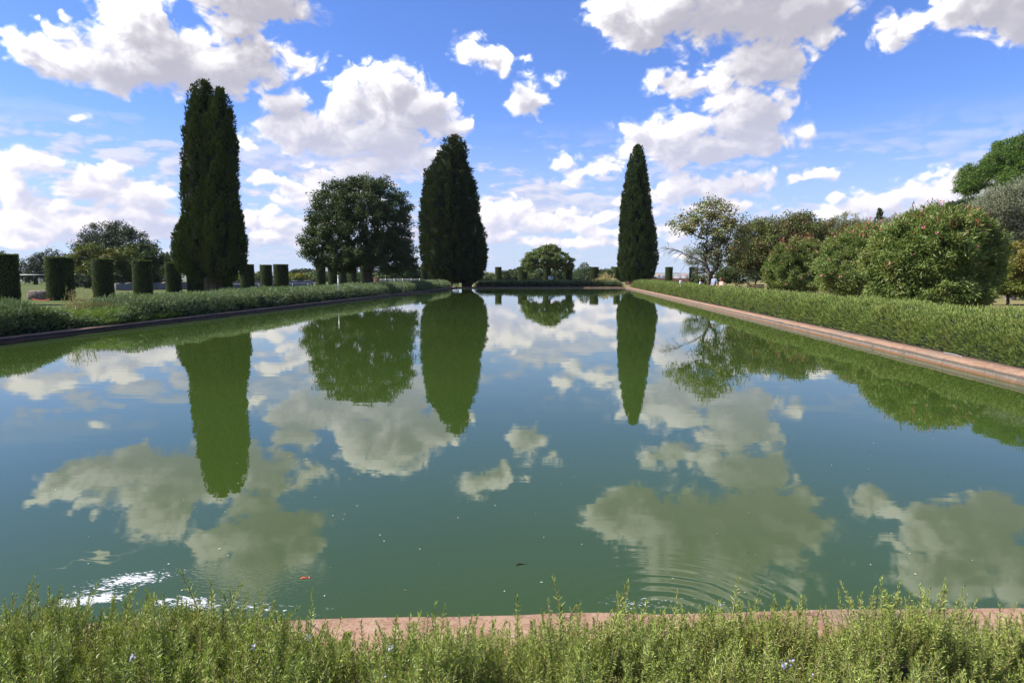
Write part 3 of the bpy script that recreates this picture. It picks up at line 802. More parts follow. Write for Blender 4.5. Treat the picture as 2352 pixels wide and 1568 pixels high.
def profile(D, pts, sc, oy, ox, base_x):
    """pts: (y, x_left, x_right) read off a crop -> heights, centre offsets, half widths in metres"""
    z, c, h = [], [], []
    for (y, a, b) in pts:
        py = oy+y*sc; xa = ox+a*sc; xb = ox+b*sc
        z.append(zat(py, D)); mpp = D/F_PX
        # the verticals lean with the downward pitch: bring the point back to the ground column
        yc = 341.25-py
        k = 1-(yc-67.0)*math.sin(PITCH)/F_PX
        c.append(((xa+xb)/2-512)*k*mpp-(base_x-512)*mpp); h.append((xb-xa)/2*mpp)
    o = np.argsort(z); return np.array(z)[o], np.array(c)[o], np.array(h)[o]
def place_root(root, px, D, z=.2):
    root.location = tuple(at(px, D, z)); root.rotation_euler = (0, 0, YAW)

# tall double-headed cypress on the left
rng = np.random.default_rng(21)
D1 = 60; s1 = 1024/2352
cyp = empty('cypress_tree', at(213, D1), 'tall broad dark cypress with two rounded tips left of the pool', 'cypress'); cyp.rotation_euler = (0, 0, YAW)
G_, Gc = Geo(), Geo()
L_ = [(190, 460, 476), (205, 442, 486), (222, 432, 489), (260, 422, 496), (320, 418, 505), (400, 414, 512), (480, 416, 515), (540, 414, 520), (600, 414, 525), (630, 440, 520), (646, 470, 505)]
R_ = [(208, 500, 514), (222, 492, 522), (250, 484, 534), (290, 474, 545), (340, 470, 547), (400, 466, 550), (450, 462, 548), (480, 462, 556), (520, 460, 562), (560, 460, 568), (600, 462, 568), (622, 470, 565), (640, 484, 540)]
B_ = [(500, 424, 440), (530, 408, 450), (560, 400, 462), (585, 398, 466), (605, 404, 466), (625, 420, 462)]
for prof_, nn_, orr in ((L_, 330, .25), (R_, 340, -.25), (B_, 90, -.3)):
    z_, c_, h_ = profile(D1, prof_, s1, 0, 0, 213)
    column_crown(G_, Gc, rng, z_-.2, c_, h_, plumes=nn_, per=70, pw=.36, ph=.85, tilt=.10, tuft=(.24, .085), origin=(0, orr))
G_.build('crown', M['cypress'], cyp); Gc.build('crown_shade_core', M['core'], cyp)
t = Geo()
for q in range(5):
    a = q*1.26; t.tube([(math.cos(a)*.45, math.sin(a)*.4, -.2), (math.cos(a)*.40, math.sin(a)*.36, 1.2), (math.cos(a)*.5, math.sin(a)*.4, 4)], [.42, .36, .25], 8)
t.build('trunk', M['bark'], cyp)

# conifer at the far left corner of the pool
D2 = 95.5; rng = np.random.default_rng(22); s2 = 1/2.24/4
con = empty('conifer_tree', at(453, D2), 'tall ragged dark conifer tree standing at the far left corner of the pool', 'conifer'); con.rotation_euler = (0, 0, YAW)
C_ = [(96, 1610, 1632), (108, 1570, 1665), (150, 1500, 1705), (230, 1448, 1760), (330, 1410, 1745), (400, 1372, 1758), (440, 1330, 1775), (520, 1325, 1800), (600, 1308, 1822), (700, 1296, 1842), (850, 1285, 1845), (1000, 1288, 1890), (1100, 1288, 1905), (1200, 1294, 1918), (1300, 1318, 1905), (1370, 1390, 1870), (1415, 1500, 1800)]
G_, Gc = Geo(), Geo()
z_, c_, h_ = profile(D2, C_, s2, 125, 275, 453)
column_crown(G_, Gc, rng, z_-.2, c_, np.maximum(h_-.38-.35*np.clip((z_-14)/6, 0, 1), .25), plumes=900, per=40, pw=.36, ph=.70, tilt=.9, tuft=(.38, .11), core=.78)
G_.build('crown', M['conifer'], con); Gc.build('crown_shade_core', M['core'], con)
t = Geo(); t.tube([(-.55, 0, -.2), (-.5, 0, 1), (-.4, 0, 6)], [.5, .42, .3], 9); t.tube([(1.9, .4, -.2), (1.8, .3, 1.2), (1.2, 0, 6)], [.75, .7, .3], 9)
t.build('trunk', M['bark'], con)

# slim cypress at the far right corner
D3 = 98; rng = np.random.default_rng(23); s3 = 1/2.412/4
cy2 = empty('cypress_tree', at(638, D3), 'slim pointed green cypress beyond the far right corner of the pool', 'cypress'); cy2.rotation_euler = (0, 0, YAW)
C_ = [(85, 355, 385), (100, 335, 402), (130, 322, 418), (200, 298, 438), (265, 276, 446), (400, 246, 463), (500, 230, 474), (600, 212, 488), (700, 198, 496), (800, 193, 515), (900, 190, 532), (1000, 182, 546), (1100, 176, 560), (1200, 170, 560), (1270, 175, 540), (1330, 198, 522), (1380, 240, 480)]
G_, Gc = Geo(), Geo()
z_, c_, h_ = profile(D3, C_, s3, 137.5, 600, 638)
column_crown(G_, Gc, rng, z_-.2, c_, h_, plumes=560, per=48, pw=.34, ph=.70, tilt=.25, tuft=(.30, .10))
G_.build('crown', M['cypress_r'], cy2); Gc.build('crown_shade_core', M['core'], cy2)
t = Geo(); t.tube([(0, 0, -.2), (0, 0, 3)], [.4, .3], 9); t.build('trunk', M['bark'], cy2)

def mp(px, D): return px*D/F_PX
# oak between them
D = 74
def ells(D, cx_px, lst):
    """(px, py, half width px, half height px[, depth m]) -> ellipsoids about the column cx_px"""
    out = []
    for e in lst:
        x, y, w, h = e[:4]; dp = e[4] if len(e) > 4 else mp(w, D)
        k = 1-((341.25-y)-67.0)*math.sin(PITCH)/F_PX
        out.append((((x-512)*k-(cx_px-512))*D/F_PX, e[5] if len(e) > 5 else 0.0, zat(y, D)-.2, mp(w, D), dp, mp(h, D)))
    return out
def pivot(root): root.rotation_euler = (0, 0, YAW); return root
pivot(broadleaf('oak_tree', at(368, D), 3.0, ells(D, 368, [(352, 220, 42, 42), (328, 230, 20, 26), (341, 207, 24, 24), (372, 212, 38, 36), (390, 235, 24, 36), (330, 245, 28, 22), (401, 252, 19, 24), (318, 252, 16, 14), (372, 255, 44, 18), (340, 262, 24, 10)]),
    'oak', 'round spreading oak tree between the two tall dark conifers', 'tree', n_cl=900, per=115, rc=.70, leaf=(.21, .12), r_trunk=.45, seed=31, shell=.45, tip=.02))
# low domed tree beyond the far hedge
D = 112
pivot(broadleaf('domed_tree', at(547, D), 1.3, ells(D, 547, [(547, 258.5, 22, 8.5), (536, 262, 14, 7), (560, 262.5, 13, 7), (548, 252, 14, 6.5), (529, 267, 8, 5.5), (567.5, 267.5, 7, 5.5)]),
    'dome', 'low domed tree with a wide green crown beyond the far end of the pool', 'tree', n_cl=420, per=80, rc=.52, leaf=(.24, .12), r_trunk=.30, seed=33, shell=.6, flat=.45, tip=.03, lean=(-.2, 0)))

# Judas tree by the people, with bare twigs reaching left
D = 50; rng = np.random.default_rng(5)
def pt(D, cx_px, x, y, dy=0.0):
    k = 1-((341.25-y)-67.0)*math.sin(PITCH)/F_PX
    return np.array([((x-512)*k-(cx_px-512))*D/F_PX, dy, zat(y, D)-.2])
def bare_twigs(root, rng, C, rcs, ctr):
    g = Geo()
    pth = np.array([pt(D, 710, *q) for q in [(709, 270), (704, 264, -.1), (696, 259.5, -.2), (687, 256, -.3), (677, 251.5, -.3), (668, 250, -.4), (660, 248.5, -.4)]])
    g.tube(pth, [.075, .060, .045, .034, .024, .014, .006], 6)
    for k in range(34):
        f = rng.uniform(.22, .97)*6; i = int(f); b0 = pth[i]+(pth[min(i+1, 6)]-pth[i])*(f-i)
        L = rng.uniform(.5, 1.5)*(1.15-f/9); a = rng.uniform(-1, 1)
        d = unit(np.array([-.75+.2*rng.normal(), .5*a, rng.choice([-.75, -.35, .55])])); t = np.linspace(0, 1, 6)[:, None]
        q = b0+d*L*t+np.array([0, 0, -.28])*L*t**2+np.sin(t*5+a*3)*.03; g.tube(q, np.linspace(.014, .004, 6), 4)
        for m in range(2):
            j = rng.integers(1, 4); d2 = unit(d+rand_unit(rng, 1)[0]*.8+np.array([0, 0, -.3])); g.tube(q[j]+d2*L*.45*np.linspace(0, 1, 4)[:, None], np.linspace(.008, .003, 4), 3)
    g.build('bare_branch', M['bark_grey'], root)
pivot(broadleaf('judas_tree', at(710, D), 1.7, ells(D, 710, [(712, 216, 25, 14), (722, 254, 20, 14), (730, 224, 22, 20), (696, 222, 16, 12), (705, 235, 14, 14), (722, 240, 26, 20), (735, 250, 18, 16), (685, 226, 17, 9), (708, 203, 12, 7)]),
    'judas', 'thin leaning tree with sparse reddish leaves and bare lower twigs behind the right hedge', 'tree', n_cl=340, per=34, rc=.46, leaf=(.14, .10), r_trunk=.16, seed=35, shell=.35, bark='bark', tip=.005, power=.40, extra=bare_twigs, out_bias=.3, droop=.3))
# maroon-green trees behind it
def right_trees():
    for i, (cx_, D, e, lab, nc, sd) in enumerate([
        (770, 58, [(765, 232, 26, 14), (795, 232, 28, 18), (775, 252, 40, 22), (810, 240, 18, 14), (750, 256, 22, 18), (800, 222, 12, 7)], 'dark bushy tree with small reddish-green leaves right of the thin leaning tree', 750, 36),
        (838, 68, [(835, 236, 26, 16), (858, 240, 20, 16), (818, 248, 20, 16)], 'brownish green bushy tree behind the first pink oleander', 420, 37)]):
        pivot(broadleaf('bushy_tree', at(cx_, D), 1.6, ells(D, cx_, e), 'maroon', lab, 'tree', n_cl=nc, per=70, rc=.62, leaf=(.15, .10), r_trunk=.2, seed=sd, shell=.4, bark='bark', tip=.012))
    # dark underwood filling the shade under them
    pivot(broadleaf('shrub', at(755, 66), .4, ells(66, 755, [(735, 276, 22, 8), (765, 272, 24, 10), (795, 274, 22, 9)]), 'oak', 'dark green underwood in the shade beneath the bushy trees', 'shrub', n_cl=130, per=90, rc=.6, leaf=(.16, .10), r_trunk=.08, seed=44))
    pivot(broadleaf('shrub', at(722, 60), .3, ells(60, 722, [(716, 279, 14, 6), (700, 281, 8, 4), (728, 276, 12, 7)]), 'oak', 'low green bush behind the two people', 'shrub', n_cl=70, per=90, rc=.4, leaf=(.13, .08), r_trunk=.05, seed=46))
    pivot(broadleaf('shrub', at(698, 74), .4, ells(74, 698, [(699, 262, 10, 14), (712, 262, 10, 14), (690, 256, 6, 10)]), 'olive', 'grey-green bush behind the right clipped column', 'shrub', n_cl=110, per=80, rc=.5, leaf=(.13, .05), r_trunk=.1, seed=47))
right_trees()
# olives
for i, (cx_, D, e, lab, nc, lf) in enumerate([
    (858, 86, [(846, 226, 20, 12), (866, 228, 16, 10), (835, 232, 14, 9), (855, 244, 30, 16)], 'pale grey olive tree showing above the bushy trees', 200, (.22, .065)),
    (905, 92, [(900, 222, 14, 8), (918, 225, 16, 7), (890, 226, 9, 8), (905, 240, 30, 14)], 'distant grey olive tree above the middle oleander', 160, (.22, .065)),
    (1012, 48, [(1005, 208, 26, 24), (988, 215, 20, 16), (1030, 200, 26, 22), (1018, 232, 26, 18), (1045, 225, 22, 24), (998, 240, 20, 12)], 'large silvery olive tree at the right edge under the pine', 700, (.13, .04))]):
    pivot(broadleaf('olive_tree', at(cx_, D), 1.8, ells(D, cx_, e), 'olive', lab, 'olive tree', n_cl=nc, per=150 if i == 2 else 90, rc=.62, leaf=lf, r_trunk=.3, seed=50+i, shell=.35, bark='bark_grey', tip=.012))
# umbrella pine, upper right
D = 78; rng = np.random.default_rng(61)
pine = pivot(broadleaf('umbrella_pine', at(1030, D), zat(205, D), ells(D, 1030, [(974, 182, 13, 11, 1.8), (985, 171, 14, 10, 2.0, 1), (996, 181, 12, 9, 1.8, -1.6), (1003, 163, 14, 10, 2.2), (1014, 150, 15, 10, 2.4, .6), (1033, 143, 17, 11, 2.6), (1014, 174, 14, 10, 2.0, -2), (1030, 163, 15, 11, 2.4, -2), (1046, 156, 16, 12, 2.6), (1040, 178, 16, 10, 2.4), (967, 190, 7, 6, 1.3), (1008, 188, 10, 6, 1.5)]),
    'pine', 'big bright green umbrella pine at the upper right edge', 'pine tree', n_cl=900, per=120, rc=.60, leaf=(.26, .055), r_trunk=.45, seed=62, shell=.72, tip=.02, out_bias=1.1, flat=.7))
# cedar boughs under the pine
D = 66
ced = empty('cedar_tree', at(1012, D), 'dark cedar reaching a flat drooping bough left from under the pine', 'cedar'); ced.rotation_euler = (0, 0, YAW)
rng = np.random.default_rng(63); Gb, Gl = Geo(), Geo()
top = zat(188, D)
Gb.tube([(0, 0, -.2), (.1, 0, top*.5), (0, 0, top)], [.4, .3, .1], 8)
for (zz, tipx, tipz, sg) in [(zat(205, D), 953, 211, 0), (zat(198, D), 962, 203, .6), (zat(214, D), 968, 216, -.6), (zat(222, D), 962, 224, .8), (zat(196, D), 1060, 200, .3), (zat(212, D), 1072, 218, -.4), (zat(192, D), 985, 195, -1.2), (zat(228, D), 985, 236, -.8)]:
    tp = pt(D, 1012, tipx, tipz); tp[1] = sg*4
    a = np.array([0, 0, zz-.2]); f = np.linspace(0, 1, 9)[:, None]
    path = a+(tp-a)*f+np.array([0, 0, 1])*np.sin(f*math.pi)*.35; Gb.tube(path, np.linspace(.11, .02, 9), 5)
    nC = 1300; ff = rng.random(nC)**.8*.85+.15
    q = np.stack([np.interp(ff, np.linspace(0, 1, 9), path[:, c]) for c in range(3)], -1)
    dirn = unit(np.cross(tp-a, [0, 0, 1])); w = (1-ff)*1.5+.35
    q += dirn*(rng.uniform(-1, 1, nC)*w)[:, None]+np.stack([0*ff, 0*ff, -rng.random(nC)*.30], -1)
    for kk in range(2):
        V, F = leaf_cards(rng, q+rand_unit(rng, nC)*.1, unit(tp-a)*.6+rand_unit(rng, nC)*.7+np.array([0, 0, -.25]), .36, .15); Gl.add(V, F, np.repeat(rng.random(nC), 4))
Gb.build('trunk', M['bark'], ced); Gl.build('crown', M['cedar'], ced)
# far pointed cypress on the skyline
D = 150; rng = np.random.default_rng(24)
far_c = empty('cypress_tree', at(877, D), 'tiny pointed cypress tip on the skyline above the oleanders', 'cypress'); far_c.rotation_euler = (0, 0, YAW)
G_, Gc = Geo(), Geo(); top = zat(211.5, D)
column_crown(G_, Gc, rng, [1, 3, top*.6, top*.85, top*.95, top], [0]*6, [1.0, 1.6, 1.5, 1.0, .6, .12], plumes=120, per=24, tuft=(.6, .22))
G_.build('crown', M['cypress'], far_c); Gc.build('crown_shade_core', M['core'], far_c)
t = Geo(); t.tube([(0, 0, -.2), (0, 0, 3)], [.35, .3], 8); t.build('trunk', M['bark'], far_c)

# oleanders
def oleander(px, D, e, lab, seed, n_cl, per, leaf, fl):
    def deco(root, rng, C, rcs, ctr):
        # red seed shoots on the top, pink flowers scattered over the outside
        topz = np.quantile(C[:, 2], .76); out = C[(C[:, 2] > topz)]
        q = out[rng.integers(0, len(out), 700)]+rand_unit(rng, 700)*rcs.mean()*.9; q[:, 2] += rcs.mean()*.55
        V, F = leaf_cards(rng, q, np.array([0, 0, 1.0])+rand_unit(rng, 700)*.55, leaf[0]*1.1, leaf[1]*.8)
        np_mesh('seed_shoots', V, F, M['red_shoot'], root, np.repeat(rng.random(700), 4))['kind'] = 'stuff'
        fr = C[(C[:, 1] < ctr[1]+.3)]
        b = fr[rng.integers(0, len(fr), fl)]; g = Geo()
        b = b+unit(b-ctr)*rcs.mean()*.9
        b[:fl//3] = out[rng.integers(0, len(out), fl//3)]+np.array([0, -.2, .5])
        for c in b:
            k = 9; g = Geo(); V, F = leaf_cards(rng, c+rand_unit(rng, k)*.04, rand_unit(rng, k), .07, .062); g.add(V, F, np.repeat(rng.random(k), 4))
            g.build('flower', M['pink'], root)
    return pivot(broadleaf('oleander_bush', at(px, D), .5, ells(D, px, e), 'oleander', lab, 'oleander', 'pink oleanders behind the right hedge', n_cl=n_cl, per=per, rc=.34, leaf=leaf, r_trunk=.12, seed=seed,
        shell=.72, tip=.008, out_bias=1.0, extra=deco, flat=.9, bark='bark_grey'))
oleander(798, 55, [(799, 260, 28, 20), (790, 272, 25, 18), (806, 254, 19, 15), (815, 272, 20, 18), (798, 280, 30, 12)], 'smallest round oleander bush with pink flowers, next to the bushy trees', 71, 420, 130, (.19, .046), 60)
oleander(862, 42, [(862, 256, 36, 26), (850, 270, 35, 20), (872, 246, 26, 21), (880, 272, 30, 22), (862, 284, 38, 14)], 'middle oleander bush with red shoots and pink flowers', 72, 620, 140, (.17, .042), 50)
oleander(938, 29.5, [(925, 254, 50, 36), (955, 250, 40, 34), (905, 268, 37, 26), (962, 275, 33, 28), (938, 232, 38, 20), (930, 290, 54, 20)], 'largest oleander bush in front, with red shoots and few flowers', 73, 1050, 130, (.20, .046), 46)

# yellowing shrub and small bush at the right edge
pivot(broadleaf('shrub', at(1010, 40), .5, ells(40, 1010, [(1005, 270, 17, 18), (1022, 260, 22, 20), (1035, 275, 20, 18), (998, 281, 12, 11), (1016, 286, 20, 11)]), 'yellow', 'yellow-green shrub at the right edge below the olive tree', 'shrub', n_cl=340, per=120, rc=.36, leaf=(.10, .06), r_trunk=.08, seed=81, tip=.008))

# ------------------------------------------------------------------ trees in the left background
for (nm, px, D, e, mat, lab, nc, per, rc, sd) in [
    ('oak_tree', 113, 112, [(113, 232, 22, 9), (98, 238, 16, 9), (130, 240, 18, 9), (115, 246, 34, 12), (84, 249, 12, 6), (146, 250, 14, 8)], 'oak_dark', 'dark spreading oak in the left background above the yellowish tree', 260, 80, 1.0, 91),
    ('leafy_tree', 105, 84, [(100, 258, 22, 12), (118, 262, 18, 14), (84, 264, 16, 14), (104, 274, 34, 13)], 'yellow_dim', 'low yellowish tree behind the clipped columns at left', 260, 85, .7, 92),
    ('leafy_tree', 148, 88, [(142, 254, 16, 11), (156, 262, 18, 12), (128, 262, 16, 14), (150, 274, 32, 13), (168, 262, 10, 10)], 'oak', 'green leafy tree beside the tall broad cypress', 250, 85, .7, 93),
    ('leafy_tree', 35, 120, [(28, 268, 14, 9), (42, 266, 14, 9), (50, 259, 12, 8), (56, 268, 12, 9), (36, 274, 26, 7), (20, 274, 16, 7)], 'oak_dark', 'dark far tree seen between the first two clipped columns', 170, 75, .9, 94),
    ('leafy_tree', -6, 118, [(-8, 266, 22, 14), (10, 270, 12, 9)], 'oak_dark', 'dark tree behind the clipped column at the left edge', 80, 60, .9, 95),
    ('shrub', 96, 76, [(84, 281, 14, 5), (98, 281, 16, 6), (112, 281, 10, 5)], 'oak_dark', 'dark low undergrowth between the second and third clipped columns', 90, 80, .5, 97),
    ('leafy_tree', 66, 118, [(62, 268, 16, 12), (76, 272, 14, 9)], 'oak_dark', 'dark tree behind the second clipped column', 100, 70, .9, 96)]:
    pivot(broadleaf(nm, at(px, D), 2.4, ells(D, px, e), mat, lab, 'tree', n_cl=nc, per=per, rc=rc, leaf=(.27, .16), r_trunk=.3, seed=sd, tip=.025, shell=.4))
# distant tree line
rs = random.Random(4)
fl = [(207, 160, 273.5, 9, 'fresh'), (238, 150, 275, 10, 'yellow'), (262, 170, 274, 7, 'fresh'), (296, 150, 275.5, 9, 'yellow'), (303, 180, 272.3, 9, 'oak_dark'), (318, 165, 274, 10, 'fresh'),
      (338, 170, 274.5, 8, 'oak'), (352, 150, 274.5, 9, 'fresh'), (388, 125, 271, 10, 'fresh'), (400, 128, 269.5, 10, 'fresh'), (412, 130, 267.5, 9, 'oak'), (424, 135, 268.5, 7, 'oak'),
      (484, 190, 275, 9, 'fresh'), (510, 160, 272.5, 9, 'oak'), (520, 165, 268.3, 6, 'oak_dark'), (534, 150, 271, 9, 'fresh'), (556, 150, 271.5, 9, 'oak'), (578, 165, 272.5, 8, 'fresh'), (588, 170, 270.8, 8, 'oak'),
      (604, 160, 271.5, 8, 'oak'), (612, 170, 269.5, 6, 'fresh'), (622, 160, 270.5, 6, 'fresh'), (652, 230, 279, 3, 'oak')]
WORDS = {'fresh': 'light green', 'yellow': 'yellowish', 'oak': 'mid green', 'oak_dark': 'dark'}
def where_(px):
    if px < 250: return 'behind the wall right of the tall broad cypress'
    if px < 330: return 'beyond the grey wall left of the oak'
    if px < 380: return 'behind the clipped columns under the oak'
    if px < 430: return 'behind the wire fence beside the ragged conifer'
    if px < 530: return 'left of the domed tree'
    if px < 570: return 'directly behind the domed tree'
    if px < 600: return 'right of the domed tree'
    return 'beside the slim cypress at the far end'
ordn = ['low', 'taller', 'rounder', 'smaller', 'broader', 'thin']
cnt = {}
for i, (px, D, ty, hw, mat) in enumerate(fl):
    ty_ = zat(ty-1.3, D); w = mp(hw, D)
    w *= 1.35; e = [(0, 0, ty_*.60, w, w, ty_*.40), (w*.4, 0, ty_*.40, w*.8, w*.7, ty_*.38), (-w*.45, 0, ty_*.38, w*.8, w*.7, ty_*.36)]
    if i == 4: e = [(0, 0, ty_*.85, w, w, ty_*.14)]
    key = (where_(px), WORDS[mat]); cnt[key] = cnt.get(key, 0)+1
    root = broadleaf('distant_tree', at(px, D, .1), ty_*.35, e, mat, 'x', 'tree', 'far trees behind the garden', n_cl=110, per=60, rc=w*.27, leaf=(.40, .26), r_trunk=.2, seed=200+i, tip=.03, shell=.3)
    root['_px'] = px
    FAR_LABELS = ['low light tree just right of the trunk of the broad cypress', 'yellowish tree seen between the clipped columns right of the broad cypress', 'green tree seen behind the gap of two clipped columns',
      'yellowish tree above the grey wall left of the oak', 'flat-topped dark pine far off left of the oak', 'light tree above the grey wall touching the oak', 'mid green tree behind the second column under the oak',
      'light tree behind the fourth column under the oak', 'light tree behind the left part of the wire fence', 'light tree behind the middle of the wire fence', 'mid green tree behind the right part of the wire fence',
      'mid green tree touching the ragged conifer from behind', 'pale far tree right of the ragged conifer', 'mid green tree left of the domed tree', 'dark airy tree sticking up left of the domed tree',
      'light tree under the left of the domed crown', 'mid green tree under the right of the domed crown', 'light tree between the domed tree and the pointed fir', 'mid green tree behind the pointed fir',
      'mid green tree behind the pampas grass', 'light tree behind the clipped column next to the slim cypress', 'light tree directly behind the slim cypress', 'tiny tree between the two right clipped columns']
    root['label'] = FAR_LABELS[i]; del root['_px']
# pointed fir
D = 150; rng = np.random.default_rng(64)
fir = empty('fir_tree', at(584.5, D), 'small pointed fir with layered tiers right of the domed tree', 'fir'); top = zat(261.5, D)
g = Geo(); V0 = []
for k in range(9):
    z0 = 1.0+(top-1.6)*k/8; w = 2.9*(1-k/8.6)+.25; nC = int(260*(1-k/10))
    a = rng.random(nC)*6.283; r_ = w*rng.random(nC)**.6
    q = np.stack([np.cos(a)*r_, np.sin(a)*r_, z0+.15*w-r_*.22+rng.normal(size=nC)*.10], -1)
    V, F = leaf_cards(rng, q, np.stack([np.cos(a), np.sin(a), -.1+0*a], -1)+rand_unit(rng, nC)*.4, .5, .16); g.add(V, F, np.repeat(rng.random(nC), 4))
g.build('crown', M['cedar'], fir); t = Geo(); t.tube([(0, 0, -.2), (0, 0, top-.1)], [.22, .03], 7); t.build('trunk', M['bark'], fir)
# pampas grass
D = 108; rng = np.random.default_rng(65)
pam = empty('pampas_grass', at(605, D), 'large straw-coloured pampas grass clump at the far right of the pool', 'pampas grass')
nB = 4200; a = rng.random(nB)*6.283; u = rng.random(nB)**.5
b0 = np.stack([np.cos(a)*u*1.2, np.sin(a)*u*1.0, 0*a], -1)
dd = unit(np.stack([np.cos(a)*u*1.15, np.sin(a)*u*1.15, 1-.45*u], -1)+rand_unit(rng, nB)*.16)
Ln = rng.uniform(.8, 1.75, nB)
V1, F1 = leaf_cards(rng, b0, dd, Ln*.75, .06); V2, F2 = leaf_cards(rng, b0+dd*(Ln*.6)[:, None], unit(dd+np.stack([np.cos(a)*.8, np.sin(a)*.8, -.9*u], -1)), Ln*.5, .05)
g = Geo().add(V1, F1, np.repeat(rng.random(nB), 4)).add(V2, F2, np.repeat(rng.random(nB), 4)); g.build('leaves', M['pampas'], pam)
nP = 44; a = rng.random(nP)*6.283; g = Geo()
for k in range(nP):
    d_ = unit(np.array([math.cos(a[k])*.4*rng.random(), math.sin(a[k])*.4*rng.random(), 1.0])); L2 = rng.uniform(1.5, 1.95)
    base_ = np.array([math.cos(a[k])*1.0*rng.random(), math.sin(a[k])*rng.random(), 0]); c = base_+d_*L2
    V, F = leaf_cards(rng, c-d_*rng.uniform(0, .45, (26, 1)), d_+rand_unit(rng, 26)*.35, .20, .06); g.add(V, F, np.repeat(.6+.4*rng.random(26), 4))
g.build('plume', M['pampas'], pam)

# ------------------------------------------------------------------ clipped columns
def topiary_mesh(rng, w=2.0, h=2.9, n=9000, leaf=.065, oval=.85):
    g, gc = Geo(), Geo()
    a = rng.random(n)*6.283; z = rng.random(n)*h
    ntop = int(n*.30)
    ax, ay = w/2, w/2*oval
    def wob(aa, zz): return 1+.035*vfbm(np.stack([np.cos(aa)*1.5, np.sin(aa)*1.5, zz], -1), 1.1, 3)-.05*np.clip((.5-zz)/.5, 0, 1)
    q = np.stack([np.cos(a)*ax, np.sin(a)*ay, z], -1); q[:, :2] *= (wob(a, z)*(1-.05*rng.random(n)))[:, None]
    nr = np.stack([np.cos(a), np.sin(a)*1.1, 0*a], -1)
    at2 = rng.random(ntop)*6.283; rt = np.sqrt(rng.random(ntop))
    q2 = np.stack([np.cos(at2)*ax*rt, np.sin(at2)*ay*rt, h+.03*vfbm(np.stack([np.cos(at2)*rt, np.sin(at2)*rt, 0*rt], -1), 3.0, 2)-.04*rng.random(ntop)], -1)
    q = np.vstack([q, q2]); nr = np.vstack([nr, np.tile([0, 0, 1.0], (ntop, 1))])
    V, F = leaf_cards(rng, q-nr*.02, nr*.40+rand_unit(rng, len(q))*.9+np.array([0, 0, .15]), leaf*rng.uniform(.7, 1.4, len(q)), leaf*.62, nr, .55)
    g.add(V, F, np.repeat(rng.random(len(q)), 4))
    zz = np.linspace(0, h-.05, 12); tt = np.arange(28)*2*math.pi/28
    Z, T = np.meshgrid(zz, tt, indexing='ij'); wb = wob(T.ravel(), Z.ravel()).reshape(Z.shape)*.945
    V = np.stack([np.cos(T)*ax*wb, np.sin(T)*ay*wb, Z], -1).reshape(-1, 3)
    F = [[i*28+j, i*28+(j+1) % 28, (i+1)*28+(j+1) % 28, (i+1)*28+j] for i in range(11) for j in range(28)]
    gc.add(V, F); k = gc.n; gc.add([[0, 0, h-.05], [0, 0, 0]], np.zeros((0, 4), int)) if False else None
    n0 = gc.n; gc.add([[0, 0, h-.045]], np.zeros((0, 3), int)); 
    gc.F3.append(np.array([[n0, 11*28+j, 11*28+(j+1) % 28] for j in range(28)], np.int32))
    return g, gc
protos = []
for v in range(3):
    rng = np.random.default_rng(300+v)
    g, gc = topiary_mesh(rng)
    root = empty('clipped_column', (0, 0, 0)); g.build('foliage', M['box'], root); c = gc.build('foliage_shade_core', M['core'], root)
    t = Geo(); t.tube([(0, 0, -.5), (.02, 0, .3)], [.11, .09], 8); t.build('trunk', M['bark'], root)
    protos.append(root)
TOP = [(1.5, 40, 39, 'clipped column cut by the left edge of the photo'), (59.5, 47, 31, 'clipped column with a slightly slanting top, second from the left edge'), (102.5, 52, 26.6, 'clipped column before the yellowish tree, third from the left edge'),
 (142, 58.5, 21, 'clipped column before the green leafy tree, fourth from the left edge'), (173, 68, 18, 'narrow clipped column left of the one touching the broad cypress'), (195, 69, 20.5, 'clipped column overlapping the left foot of the broad cypress'),
 (224, 72, 17, 'shaded clipped column just right of the broad cypress trunk'), (247, 82, 16.4, 'clipped column overlapping the right foot of the broad cypress'), (266, 87, 13.8, 'left one of two close clipped columns standing free against sky'),
 (281, 83, 15.3, 'right one of two close clipped columns standing free against sky'), (320.5, 108, 11.5, 'first clipped column under the left side of the oak'), (332.5, 112, 9.8, 'second clipped column under the oak, darker'),
 (342.5, 117, 8, 'slim third clipped column under the oak'), (353, 112, 8.6, 'brownish fourth clipped column under the oak'), (365, 104, 11, 'dark fifth clipped column before the oak trunk'),
 (424.5, 112, 8, 'sunlit clipped column half hidden by the ragged conifer'),
 (498.3, 112, 7.6, 'clipped column standing alone at the far end, right of the ragged conifer'), (522.5, 112, 9.2, 'clipped column under the left edge of the domed tree'), (547, 110, 8.7, 'clipped column hiding the trunk of the domed tree'),
 (569, 112, 7.8, 'clipped column under the right edge of the domed tree'), (594.3, 110, 8.9, 'clipped column just left of the pampas grass'), (617, 112, 7.6, 'clipped column left of and touching the slim cypress'),
 (669, 103, 8.2, 'ivy-like clipped column standing free right of the slim cypress'), (693.5, 100, 8.8, 'rounded clipped column left of the thin leaning tree')]
for i, (px, D, wpx, lab) in enumerate(TOP):
    src = protos[i % 3]
    o = src if i < 3 else copy_tree(src)
    w = wpx*D/F_PX*math.cos(math.atan((px-512)/F_PX))
    o.location = tuple(at(px, D, .18)); o.scale = (w/2.0, w/2.0, (zat({0: 253.7, 1: 256.6, 2: 258.2, 3: 260.1, 4: 262.2, 5: 262.4, 6: 263.5, 7: 264.1, 8: 264.6, 9: 264.1}.get(i, 266.8), D)-.18)/2.93)
    o.rotation_euler = (0, 0, i*1.1)
    tag(o, lab, 'topiary', 'clipped cylindrical topiary columns around the pool')

